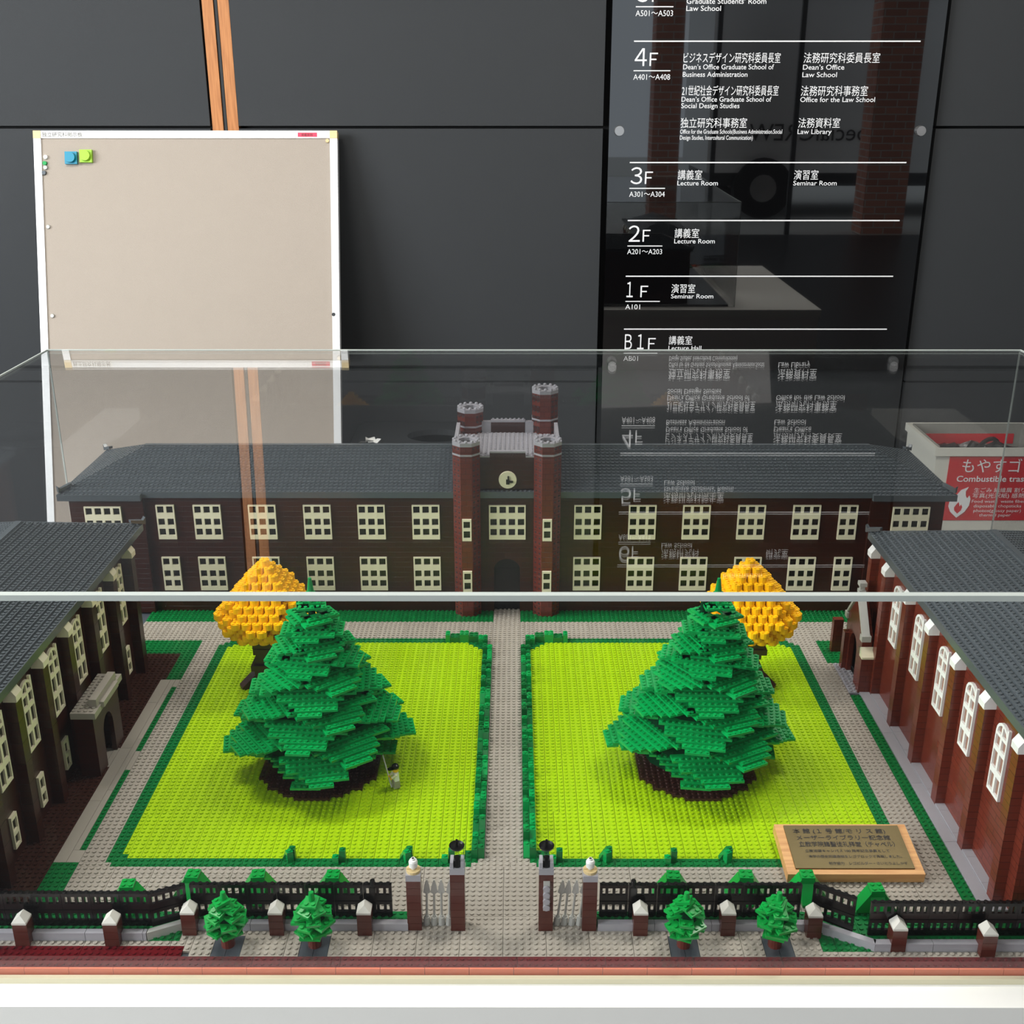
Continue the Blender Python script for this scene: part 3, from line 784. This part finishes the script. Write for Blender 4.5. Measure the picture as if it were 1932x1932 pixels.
for (x, k, lb) in ((-34, 1, 'green slope shrub on the front lawn border, leftmost'), (-26.2, 0, 'green stepped shrub on the front lawn border, second from the left'), (-16, 2, 'green slope shrub on the front lawn border behind the left knob post'), (-9.5, 0, 'green shrub on the front lawn border by the left lamp post'),
                   (7, 0, 'green shrub on the front lawn border by the right lamp post'), (14.6, 1, 'green slope shrub on the front border right of the right gate'), (24.5, 0, 'green stepped shrub in the middle of the right front border'), (33, 1, 'green slope shrub on the front lawn border, rightmost')):
    t = thing('border_shrub', lb, 'shrub', (x, 143.6, 0))
    if k:
        put('slope_brick', slope_me(1, 2, 2.0, 'green'), t, (0, 2, 0), (0, 0, -PI / 2)); put('slope_brick', slope_me(1, 2, 1.9, 'leaf', 1), t, (1.0, .2, 0), (0, 0, .5))
    else:
        put('brick', plate_me(1, 1, 'leaf', 1.2), t, (0, 0, 1.2)); put('brick', plate_me(1, 1, 'green', 2.0), t, (1, .6, 2.0))
for i, (x, y, lb) in enumerate(((-54, 134.3, 'leftmost'), (-45.2, 136.5, 'second from the left'), (-35.7, 136.5, 'third from the left'), (-24.8, 136.4, 'fourth from the left'), (24.7, 136.3, 'fourth from the right'), (35.3, 136.5, 'third from the right'), (44.2, 136.5, 'second from the right'), (53.4, 133.6, 'rightmost'))):
    t = thing('bush', 'green blocky bush with a studded top behind the fence, %s' % lb, 'bush', (x, y, 0), (0, 0, random.uniform(-.12, .12)), 'blocky bushes behind the fences')
    put('brick', plate_me(2, 2, 'leaf2', 1.2), t, (-1, -1, 4.0))
    put('brick', plate_me(2, 2, 'green', 2.8, False), t, (-1, -1, 2.8))
    for k in range(4):
        b = MB().prism([(0, 0), (1.9, 0), (1.9, .4), (0, 3.3 if k % 2 == 0 else 2.7)], 'y', -1.0, 1.0)
        b.xf(Matrix.Rotation(k * PI / 2, 4, 'Z') @ Matrix.Translation((1.0, 0, .3)))
        ob('slope_brick', b, M['leaf2'], t)

# ================================================================= TREES
def row_me(L, mk):
    k = ('row', L, mk)
    if k not in _cache:
        b = MB().box(-L / 2 + .02, -2, -.4, L / 2 - .02, 0, 0)
        for i in range(int(L)): b.stud(-L / 2 + .5 + i, -.5, 0)
        _cache[k] = b.mesh('plate', M[mk])
    return _cache[k]
def big_tree(x, y, label, lean, tiers):
    t = thing('conifer_tree', label, 'tree', (x, y, 0))
    b = MB()
    for i in range(-11, 11):
        ext = math.sqrt(max(0, 121 - (i + .5) ** 2)); n = int(ext)
        b.box(-n, i, 0, n, i + 1, .5)
        for j in range(-n, n): b.stud(j + .5, i + .5, .5, 6)
    ob('soil_pad', b, M['dbrownp'], t)
    ob('trunk', MB().cone(0, 0, .5, 4, 3, 3, 12), M['trunk'], t)
    prof = [(2.0, 2.0), (9.5, 3.4)] + [(max(tr[0] - 5.6, .6), tr[1] + 1.2) for tr in tiers] + [(.3, 33)]
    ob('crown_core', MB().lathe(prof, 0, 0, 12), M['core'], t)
    for ti, (Rr, z0, rot) in enumerate(tiers):
        nk = int(min(6, max(2, Rr - 1)))
        for q in range(4):
            a = rot + q * PI / 2
            for k in range(nk):
                r = Rr - k
                L = min(4 + int(2.3 * k) + (q + k + ti) % 2, int(2 * r * .95), 14)
                L = max(L, 2)
                sh = ((ti * 3 + q * 5 + k * 2) % 3 - 1) * .5
                cx, cy = math.cos(a) * r - math.sin(a) * sh, math.sin(a) * r + math.cos(a) * sh
                put('plate', row_me(L, 'leaf'), t, (cx + lean * z0, cy, z0 + .42 * k), (0, 0, a - PI / 2))
    ztop = tiers[-1][1]
    for q, (dx, dy) in enumerate(((1, 0), (-1, 0), (0, 1), (0, -1))):
        ob('leaf_cluster', MB().cone(dx * .9, dy * .9, ztop + .6, ztop + 1.1, .5, .4, 8).cone(dx * .5, dy * .5, ztop + 1.5, ztop + 2.0, .45, .3, 8), M['leaf'], t, (lean * ztop, 0, 0))
    ob('tree_tip', MB().cone(0, 0, ztop + .5, ztop + 4.4, .8, .28, 10), M['leaf'], t, (lean * ztop, 0, 0))
def mk_tiers(ph):
    seq = [0, .2, .62, -.05, .5, .1, .72, -.1, .45, .05, .6, .2]
    rs = [13.2, 16.3, 15.4, 14.1, 12.6, 11.1, 9.6, 8.1, 6.6, 5.2, 3.9, 2.4]
    zs_ = [4.0, 6.2, 8.5, 11.0, 13.6, 16.2, 18.8, 21.4, 24.0, 26.6, 29.0, 31.2]
    return [(r, z, a + ph) for r, z, a in zip(rs, zs_, seq)]
big_tree(-32.0, 171.0, 'tall green conifer of layered plates on the left lawn', 0, mk_tiers(0.0))
big_tree(33.0, 171.0, 'tall green conifer of layered plates on the right lawn', .07, mk_tiers(-0.12))

rb = MB().cone(0, 0, 0, 1.16, .97, .97, 14)
for (dx, dy) in ((.42, .42), (-.42, .42), (.42, -.42), (-.42, -.42)): rb.cone(dx, dy, 1.16, 1.36, .3, .3, 6, 0, False)
rb_me = rb.mesh('round_brick', M['yellow'])
def yellow_tree(x, y, label, dx0, flip):
    t = thing('round_tree', label, 'tree', (x, y, 0))
    z0 = 10.7
    prof = [5.6, 7.6, 8.6, 8.9, 8.7, 8.2, 7.5, 6.6, 5.7, 4.7, 3.6, 2.5, 1.5]
    occ = []
    for k, r in enumerate(prof):
        s_ = set()
        offx = (k % 2)
        for i in range(-6, 7):
            for j in range(-6, 7):
                px_, py_ = 2 * i + offx, 2 * j + (k % 2)
                if k % 2 == 0 and False: pass
                if math.hypot(px_, py_) <= r + .25: s_.add((px_, py_))
        if not s_: s_.add((0, 0))
        occ.append(s_)
    cnt = 0
    for k, s_ in enumerate(occ):
        up = occ[k + 1] if k + 1 < len(occ) else set()
        for (a, b_) in s_:
            edge = any((a + u, b_ + v) not in s_ for u, v in ((2, 0), (-2, 0), (0, 2), (0, -2)))
            if not edge and math.hypot(a, b_) < prof[k] - 2.6: continue
            if b_ > 2 and math.hypot(a, b_) < prof[k] - 1.7: continue
            put('round_brick', rb_me, t, (a + dx0 * k / 14, b_, z0 + 1.2 * k)); cnt += 1
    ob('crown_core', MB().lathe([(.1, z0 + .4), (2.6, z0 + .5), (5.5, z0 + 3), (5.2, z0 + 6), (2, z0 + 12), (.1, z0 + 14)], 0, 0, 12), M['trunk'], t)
    b = MB()
    for k in range(10):
        w = 2.4 + .45 * math.sin(k * 1.7 + x); o_ = .4 * math.sin(k * 1.3)
        b.box(-w + o_, -w, k * 1.2, w + o_, w, (k + 1) * 1.2 - .04)
    ob('trunk', b, M['trunk'], t)
    s = -1 if flip else 1
    ob('root', MB().prism([(0, 0), (3.4, 0), (3.4, .6), (1.2, 2.4), (0, 3.2)], 'y', -1, 1), M['dbrownp'], t, (2.2 * s * -1 if not flip else 2.2, -1.5, 0), (0, 0, PI + .5 if not flip else -.5))
yellow_tree(-46.9, 200.6, 'rounded yellow tree of stacked round bricks behind the left conifer', .8, False)
yellow_tree(47.6, 200.6, 'rounded yellow tree of stacked round bricks behind the right conifer', -1.0, True)

for i, (x, y, lb) in enumerate(((-38, 126.4, 'leftmost'), (-26, 126.4, 'second from the left'), (25, 126.4, 'second from the right'), (37.6, 126.4, 'rightmost'))):
    t = thing('street_tree', 'small green plate-leaved tree on the pavement, %s' % lb, 'tree', (x, y, 0), (0, 0, (.5, .05, -.4, -.55)[i]), 'street trees along the pavement')
    ob('trunk', MB().cone(0, 0, 0, 2.9, .95, .93, 14), M['brownp'], t)
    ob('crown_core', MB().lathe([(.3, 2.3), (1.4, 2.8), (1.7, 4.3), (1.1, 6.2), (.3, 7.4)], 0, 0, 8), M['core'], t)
    rnd = random.Random(3 + i)
    for lv in range(6):
        z = 2.7 + lv * .9; rr = (1.7, 2.3, 2.4, 2.2, 1.7, 1.0)[lv]
        for q in range(4 if lv < 5 else 2):
            a = q * PI / 2 + lv * .6 + rnd.uniform(-.3, .3)
            L = (3, 3, 3, 2, 2, 2)[lv] if q % 2 else 2
            put('plate', row_me(L, 'leaf2'), t, (math.cos(a) * (rr + .35), math.sin(a) * (rr + .35), z + rnd.uniform(-.15, .3)), (rnd.uniform(-.28, -.05), rnd.uniform(-.12, .12), a - PI / 2))
    ob('tree_tip', MB().cone(0, 0, 7.2, 8.9, .55, .34, 12), M['leaf2'], t)

# ================================================================= FIGURE
t = thing('toy_figure', 'small toy figure in white with a black cap holding a long grey stick', 'figure', (-18.4, 164.0, 0.2), (0, 0, -1.1))
ob('legs', MB().prism([(-.55, 0), (.5, 0), (.5, 1.1), (.4, 1.35), (-.4, 1.35), (-.55, .9)], 'x', -.72, -.02).prism([(-.55, 0), (.5, 0), (.5, 1.1), (.4, 1.35), (-.4, 1.35), (-.55, .9)], 'x', .02, .72), M['gray'], t)
ob('torso', MB().quadbox([(-.72, -.42, 1.38), (.72, -.42, 1.38), (.72, .42, 1.38), (-.72, .42, 1.38), (-.46, -.38, 2.9), (.46, -.38, 2.9), (.46, .38, 2.9), (-.46, .38, 2.9)]), M['white'], t)
ob('head', MB().lathe([(.3, 2.9), (.52, 3.05), (.56, 3.8), (.42, 3.98), (.05, 4.0)], 0, 0, 16).box(-.2, -.6, 3.5, -.1, -.54, 3.62).box(.1, -.6, 3.5, .2, -.54, 3.62), M['skin'], t)
ob('cap', MB().lathe([(.62, 3.62), (.66, 3.9), (.55, 4.25), (.3, 4.42), (.02, 4.45)], 0, 0, 16).prism([(-.5, -.4), (.5, -.4), (.42, -1.2), (0, -1.4), (-.42, -1.2)], 'z', 3.62, 3.74), M['black'], t)
for s_ in (-1, 1):
    b = MB().cone(0, 0, 0, 1.0, .2, .22, 8); b.xf(Matrix.Rotation(R(150), 4, 'X'))
    am = ob('arm', b, M['cream'], t, (s_ * .68, -.05, 2.65), (R(-28), 0, -s_ * .3))
    ob('hand', MB().lathe([(.05, -.2), (.24, -.1), (.24, .1), (.05, .22)], 0, 0, 8), M['skin'], am, (0, -.55, -1.0))
b = MB().cone(0, 0, -1.4, 4.2, .13, .1, 8); b.xf(Matrix.Rotation(R(-42), 4, 'Y'))
ob('stick', b, M['stone'], t, (-.35, -1.0, 1.5))

# ================================================================= PLAQUE
t = thing('plaque', 'oak board with an engraved brass plate lying on the right front corner', 'plaque', (42.2, 139.4, .2), (math.atan(.13), 0, 0))
ob('wood_board', MB().box(0, 0, 0, 20.4, 10.4, 1.6), M['plaquewood'], t)
ob('board_foot', MB().box(1, 9.2, -1.3, 19.4, 10, 0), M['plaquewood'], t)
bp = ob('brass_plate', MB().box(1.35, 1.0, 1.6, 19.1, 9.95, 1.82), M['brass'], t)
for (s_, x, y_, h, w) in (('本 館 (１ 号 館/モ リ ス 館)', 2.5, 8.55, .78, 14.3), ('メーザーライブラリー記念館', 2.8, 7.15, .78, 14.4), ('立教学院諸聖徒礼拝堂（チャペル）', 2.9, 5.75, .82, 14.6),
                         ('立教池袋キャンパス 100 周年記念事業として', 3.5, 4.55, .45, 12.8), ('本学の歴史的建造物をレゴブロックで再現しました。', 3.8, 3.4, .45, 14.0), ('制作協力　レゴビルダー・さいとうよしかず', 6.5, 2.0, .45, 11.8)):
    put('lettering', text_mesh(s_, M['inkblk'], 0, 0, h, w, .008), bp, (x, y_ - .3, 1.84), (-PI / 2, 0, 0))

# ================================================================= BUILDINGS
def roof_row_me(n, mk, fill_h=1.4, studs=True):
    k = ('rrow', n, mk, studs)
    if k not in _cache:
        b = MB().box(0, 0, -fill_h, n, 1.02, 0)
        if studs:
            for i in range(int(n)): b.stud(i + .5, .5, 0)
        _cache[k] = b.mesh('roof_plate', M[mk])
    return _cache[k]
def hip_roof(t, x0, x1, y0, y1, z0, rise, mk='roof', chunk=16):
    w, d = x1 - x0, y1 - y0
    N = int(min(w, d) / 2)
    for k in range(N):
        z = z0 + rise * k
        for side in range(4):
            if side == 0: L, o, rz = w - 2 * k, (x0 + k, y0 + k), 0
            elif side == 1: L, o, rz = d - 2 * k - 2, (x1 - k, y0 + k + 1), PI / 2
            elif side == 2: L, o, rz = w - 2 * k, (x1 - k, y1 - k), PI
            else: L, o, rz = d - 2 * k - 2, (x0 + k, y1 - k - 1), -PI / 2
            if L <= 0: continue
            put('roof_plate', roof_row_me(L, mk), t, (o[0], o[1], z), (0, 0, rz))
    zt_ = z0 + rise * (N - 1) + .25
    if w > d: b = MB().box(x0 + N - .5, (y0 + y1) / 2 - .6, zt_ - .6, x1 - N + .5, (y0 + y1) / 2 + .6, zt_ + .15)
    else: b = MB().box((x0 + x1) / 2 - .6, y0 + N - .5, zt_ - .6, (x0 + x1) / 2 + .6, y1 - N + .5, zt_ + .15)
    ob('ridge_cap', b, M[mk], t)
    for cx, cy, a in ((x0, y0, PI / 4), (x1, y0, 3 * PI / 4), (x1, y1, -3 * PI / 4), (x0, y1, -PI / 4)):
        b = MB().prism([(-.4, 0), (2.6, 1.0), (2.6, 1.6), (0, .9), (-.5, 1.5)], 'y', -.45, .45)
        ob('corner_tile', b, M[mk], t, (cx, cy, z0 - .1), (0, 0, a))

_wc = {}
def window_me(cols, rows, hgt, mk='cream', arch=False, low=False):
    """frame with square openings; rows = [(z0, z1), ...] of the openings"""
    k = (cols, tuple(rows), hgt, mk, arch)
    if k in _wc: return _wc[k]
    b = MB(); w = cols * 2; D = .45
    zc = 0
    bars = []
    for (a, c_) in rows: bars.append((zc, a)); zc = c_
    bars.append((zc, hgt))
    for (a, c_) in bars: b.box(0, -D, a, w, 0, c_)
    for i in range(cols):
        for (a, c_) in rows:
            b.box(2 * i, -D, a, 2 * i + .3, 0, c_); b.box(2 * i + 1.7, -D, a, 2 * i + 2, 0, c_)
    if arch:
        n = 8; cx = w / 2
        for i in range(n):
            a0, a1 = PI * i / n, PI * (i + 1) / n
            r0, r1 = w / 2 - .45, w / 2
            p = lambda r, a, y: (cx + r * math.cos(a), y, hgt + r * math.sin(a) * .95)
            b.quadbox([p(r0, a0, -D), p(r1, a0, -D), p(r1, a0, 0), p(r0, a0, 0), p(r0, a1, -D), p(r1, a1, -D), p(r1, a1, 0), p(r0, a1, 0)])
        b.box(cx - .2, -D, hgt, cx + .2, 0, hgt + w / 2 - .3)
        b.box(w - .5, -D, hgt, w, 0, hgt + w / 2 * .95)
    fr = fix(b.mesh('window', M[mk]))
    g = MB().box(.1, -.12, .1, w - .1, -.02, hgt - .05)
    if arch:
        st = len(g.v)
        g.prism([(w / 2 + (w / 2 - .3) * math.cos(PI * i / 8), hgt + (w / 2 - .3) * math.sin(PI * i / 8) * .95) for i in range(9)], 'y', -.12, -.02)
    gm = fix(g.mesh('pane', M['pane' if mk == 'cream' else 'pane_r']))
    _wc[k] = (fr, gm); return _wc[k]
def window(t, cols, rows, hgt, loc, rz=0, mk='cream', arch=False, pane=None):
    fr, gm = window_me(cols, rows, hgt, mk, arch)
    o = put('window', fr, t, loc, (0, 0, rz)); put('pane', gm if pane is None else pane, o)
    return o

ROWS3 = [(1.0, 2.5), (3.35, 4.85), (6.2, 7.7)]
B = thing('main_building', 'long dark brown brick building with grey hipped roof and central tower', 'building')
wl_ = MB().box(-79, 232.7, 0, -11, 261, 28.6).box(11, 232.7, 0, 79, 261, 28.6).box(-95, 231.8, 0, -79, 261, 28.2).box(79, 231.8, 0, 95, 261, 28.2)
ob('wall', wl_, M['dbrown'], B)
ob('eave', MB().box(-96, 231.9, 28.0, 96, 261.6, 28.7), M['black'], B)
for side in (-1, 1):
    for zb in (17.6, 5.3):
        for k, xc in enumerate((17.7, 29.6, 41.4, 53.4, 65.4)):
            window(B, 3, ROWS3, 8.0, (side * xc - 3, 232.7, zb))
        window(B, 2, ROWS3, 8.0, (side * 74.5 - 2, 232.7, zb))
        window(B, 4, ROWS3, 8.0, (side * 87.8 - 4, 231.8, zb - .1))
# roof: the long body and the slightly deeper ends
hip_roof(B, -96.5, 96.5, 231.6, 261.6, 28.9, .41)
for s_ in (-1, 1):
    x0 = -97 if s_ < 0 else 79
    put('roof_plate', roof_row_me(18, 'roof'), B, (x0, 230.6, 28.5))
# tower
tw = MB().box(-10.6, 233.6, 0, 10.6, 251, 36.4)
ob('tower_body', tw, M['dbrown'], B)
arc = [(2.9 * math.cos(PI * i / 10), 10.2 + 2.6 * math.sin(PI * i / 10)) for i in range(11)]
ob('tower_front', MB().prism([(-7, 0), (-2.9, 0)] + arc[::-1] + [(2.9, 0), (7, 0), (7, 36.4), (4.05, 36.4), (4.05, 37.4), (-3.65, 37.4), (-3.65, 36.4), (-7, 36.4)], 'y', 232.6, 233.5), M['dbrown'], B)
dr = ob('arched_door', MB().prism([(-2.9, 0)] + arc[::-1] + [(2.9, 0)], 'y', 233.5, 233.9), M['black'], B)
for k in range(7): ob('door_slat', MB().box(-2.6 + k * .8, 233.42, 0, -2.2 + k * .8, 233.5, 10.2), M['black'], dr)
window(B, 4, ROWS3, 8.0, (-3.9, 232.6, 17.6))
b = MB().cone(0, 0, 0, .4, 1.95, 1.9, 32); b.xf(Matrix.Rotation(PI / 2, 4, 'X'))
ck = ob('clock_face', b, M['cream'], B, (.2, 232.6, 31.4))
ob('clock_hand', MB().box(-.35, -.65, -.9, .4, -.4, .2).box(-.05, -.65, .2, .3, -.4, .95).box(.4, -.65, -.55, 1.15, -.4, -.1), M['black'], ck)
tp = MB().box(-10.4, 233.6, 36.4, 10.4, 250.4, 36.7)
for i in range(-10, 10):
    for j in range(234, 250): tp.stud(i + .5, j + .4, 36.7, 6)
for i in (-7, -6, -5, 4, 5, 6): tp.stud(i + .5, 233.1, 36.4 + .3, 6)
ob('tower_roof', tp, M['gray2'], B)
ob('parapet', MB().box(-3.65, 232.6, 37.4, 4.05, 233.5, 37.75).box(-7, 232.6, 36.4, -3.65, 233.5, 36.7).box(4.05, 232.6, 36.4, 7, 233.5, 36.7)
   .box(-11.4, 234.5, 36.4, -10.6, 248.5, 39.6).box(10.6, 234.5, 36.4, 11.4, 248.5, 39.6).box(-6, 250, 36.4, -3.7, 251, 39.4).box(4, 250, 36.4, 6, 251, 39.4), M['gray2'], B)
bpz = MB().box(-3.7, 250, 39.2, 4.1, 251, 39.7)
for i in range(8): bpz.cone(-3.2 + i * .98, 250.5, 39.7, 40.0, .3, .25, 6)
ob('parapet', bpz, M['gray2'], B)
ob('back_wall', MB().box(-3.7, 250, 36.4, 4.1, 251, 39.2), M['dbrown'], B)
def turret(cx, cy, z0, z1, band, slits):
    r = 2.9 / math.cos(PI / 8)
    tt = ob('turret', MB().cone(0, 0, z0, z1, r, r, 8, PI / 8), M['turretb'], B, (cx, cy, 0))
    ob('band', MB().cone(0, 0, band, band + .4, r + .07, r + .07, 8, PI / 8), M['gray2'], tt)
    ring = MB()
    for i in range(8):
        a0 = PI / 8 + i * PI / 4; a1 = a0 + PI / 4
        p = lambda rr, a, z: (rr * math.cos(a), rr * math.sin(a), z)
        ring.quadbox([p(1.7, a0, z1), p(r + .05, a0, z1), p(r + .05, a1, z1), p(1.7, a1, z1), p(1.7, a0, z1 + .8), p(r + .05, a0, z1 + .8), p(r + .05, a1, z1 + .8), p(1.7, a1, z1 + .8)])
    ob('turret_crown', ring, M['gray2'], tt)
    kn = MB()
    for i in range(12):
        a = i * PI / 6
        kn.lathe([(.3, 0), (.4, .2), (.3, .5), (.02, .6)], 2.6 * math.cos(a), 2.6 * math.sin(a), 8)
    kn.xf(Matrix.Translation((0, 0, z1 + .75)))
    tag(ob('crown_knobs', kn, M['gray2'], tt), kind='stuff')
    ob('turret_hollow', MB().cone(0, 0, z1 + .02, z1 + .1, 1.75, 1.75, 12), M['hole'], tt)
    ph = MB()
    for a in (-3 * PI / 4, -PI / 4):
        for cc in (-.6, .6):
            z = z0 + .7
            while z < z1 - .4:
                st = len(ph.v)
                ph.box(2.8, cc - .22, z - .19, 2.96, cc + .22, z + .19); ph.xf(Matrix.Rotation(a, 4, 'Z'), st)
                z += 1.2
    tag(ob('peg_holes', ph, M['hole'], tt), kind='stuff')
    for zb in slits:
        window(tt, 1, [(.7, 2.3), (3.0, 4.5)], 5.0, (-1.0, -2.9, zb))
turret(-8.65, 232.6, 0, 39.6, 37.5, (18.4, 6.2)); turret(8.75, 232.6, 0, 39.6, 37.5, (18.4, 6.2))
turret(-8.4, 251.5, 28, 41.6, 38.2, ()); turret(8.6, 251.5, 28, 46.0, 39.8, ())

# ---- side wings
WR = [(0.5, 3.2), (4.2, 6.9), (7.7, 9.4)]
cor_me = {}
def wing(label, sgn, xw, xp, x_e, y_near, y_far, pil_y, win_y, low, mk_wall, mk_win, mk_pil):
    t = thing('wing_building', label, 'building')
    X = lambda a, b_: (min(a, b_), max(a, b_))
    xa, xb = X(xw, xw + sgn * 31)
    ob('wall', MB().box(xa, y_near + 1, 0, xb, y_far - 1, 28.9), M[mk_wall], t)
    for y in pil_y:
        xa, xb = X(xp, xw)
        for k in range(7):
            ob('buttress_brick', MB().box(xa, y, k * 3.6 + .02, xb, y + 2, min(k * 3.6 + 3.58, 25.2)), M[mk_pil], t)
        pr = [(0, 0), (0, 1.0), (.9, 2.3), (1.3, 2.9), (2.2, 2.9), (2.2, 0)]
        b = MB().prism([((xp - sgn * .25) + sgn * u, 25.2 + v) for u, v in pr], 'y', y - .1, y + 2.1)
        ob('corbel', b, M[mk_win], t)
    for y in win_y:
        rz = -PI / 2 * sgn
        loc = (xw, y + 4, 13.2) if sgn > 0 else (xw, y, 13.2)
        window(t, 2, WR, 9.9, loc, rz, mk_win, True)
        if low:
            window(t, 1, [(.5, 2.2), (3.0, 4.9)], 5.6, (xw, y + 1, 2.4), rz, mk_win)
    x0, x1 = X(x_e, x_e + sgn * 34)
    hip_roof(t, x0, x1, y_near, y_far, 29.3, .41)
    return t
ly = [138.0, 148.8, 159.3, 170.1, 181.6, 192.9, 203.6]
tL = wing('left side wing in dark brown brick with cream arched windows', -1, -74.6, -72.8, -72.5, 131.7, 211.7, ly, [143.0, 153.7, 164.4, 175.2, 186.6, 197.6], True, 'dbrown', 'cream', 'dbrown')
ry = [135.0, 147.0, 159.0, 171.0, 183.0, 195.0]
tR = wing('right side wing in red brown brick with white arched windows', 1, 72.6, 71.0, 71.0, 131.7, 207.7, ry, [141.0, 153.0, 165.0, 177.0, 189.0], False, 'brown', 'white', 'brown')
for (t, xx, y) in ((tR, 71.0, 203.8),):
    ob('buttress_brick', MB().box(71, y, 0, 72.6, y + 1.9, 25.2), M['brown'], t)
    ob('corbel', MB().prism([(70.75, 25.2), (70.75, 26.2), (71.65, 27.5), (72.1, 28.1), (73, 28.1), (73, 25.2)], 'y', y - .1, y + 2.1), M['white'], t)
# right porch
P = thing('chapel_porch', 'gabled brown brick porch with an arched doorway beside the right wing', 'porch', (69.0, 197.6, 0))
arc = [(5.2 + 2.4 * math.cos(PI * i / 10), 6.2 + 3.2 * math.sin(PI * i / 10)) for i in range(11)]
ob('gable_wall', MB().prism([(0, 0), (2.8, 0)] + arc[::-1] + [(7.6, 0), (10.4, 0), (10.4, 11.4), (5.2, 17.6), (0, 11.4)], 'x', 0, .9), M['brown'], P)
ob('porch_wall', MB().box(.9, 0, 0, 1.98, 1, 11.4).box(.9, 9.4, 0, 1.98, 10.4, 11.4).prism([(0, 11.4), (10.4, 11.4), (5.2, 17.0)], 'x', .9, 1.98), M['brown'], P)
ob('doorway_dark', MB().box(1.7, 1, 0, 1.95, 9.4, 11.4), M['hole'], P)
cp = MB()
for (a, b_) in (((-.5, 11.0), (5.2, 17.9)), ((10.9, 11.0), (5.2, 17.9))):
    cp.quadbox([(-.3, a[0], a[1]), (1.2, a[0], a[1]), (1.2, b_[0], b_[1]), (-.3, b_[0], b_[1]), (-.3, a[0], a[1] + .8), (1.2, a[0], a[1] + .8), (1.2, b_[0], b_[1] + .8), (-.3, b_[0], b_[1] + .8)])
cp.box(-.4, -.8, 10.6, 1.4, .6, 11.8).box(-.4, 9.8, 10.6, 1.4, 11.2, 11.8)
tag(ob('gable_coping', cp, M['stone'], P), 'pale grey stepped coping')
ob('finial', MB().box(-.2, 4.5, 18.4, 1.1, 5.9, 19.1).box(0, 4.8, 19.1, .9, 5.6, 19.9).box(-.25, 4.4, 19.9, 1.15, 6, 20.7), M['stone'], P)
for (y0, x0, x1, d, z1) in ((-1.6, -.3, 1.98, 1.6, 7.4), (8.2, -.9, .5, 1.6, 8.2), (15.6, -1, 1, 1.4, 7.4)):
    ob('buttress', MB().box(x0, y0, 0, x1, y0 + d, z1), M['brown'], P)
ob('buttress_cap', MB().prism([(-1.8, 7.4), (0, 7.4), (0, 9.2), (-1.2, 8.4), (-1.8, 7.8)], 'x', -.3, 2.3), M['cream'], P)
for yy_ in (-.3, 8.9):
    ob('wall_lantern', MB().cone(-.5, yy_, 8.2, 9.4, .4, .3, 8).cone(-.5, yy_, 9.4, 9.8, .2, .1, 8), M['clearplastic'], P)
# left porch
P = thing('chapel_porch', 'flat-topped porch with pale grey parapet beside the left wing', 'porch', (-72.75, 166.2, 0))
arc = [(6.9 + 2.4 * math.cos(PI * i / 10), 6.0 + 3.0 * math.sin(PI * i / 10)) for i in range(11)]
ob('porch_wall', MB().box(0, 1, 0, 3.0, 2, 11.8).box(0, 11.8, 0, 3.0, 12.8, 11.8), M['dbrown'], P)
ob('porch_front', MB().prism([(.8, 0), (4.5, 0)] + arc[::-1] + [(9.3, 0), (13, 0), (13, 11.8), (.8, 11.8)], 'x', 2.6, 3.4), M['dbrown'], P)
ob('doorway_dark', MB().box(.3, 2, 0, .5, 11.8, 11.8), M['hole'], P)
b = MB().box(0, 0, 11.8, 4.2, 13.8, 12.9)
for i in range(4):
    for j in range(13): b.stud(i + .4, j + .8, 12.9, 6)
ob('porch_roof', b, M['gray'], P)
ob('porch_parapet', MB().box(2.6, 2, 12.9, 3.9, 11.8, 14.4).box(3.9, 3.2, 12.3, 4.7, 10.6, 13.3), M['gray'], P)
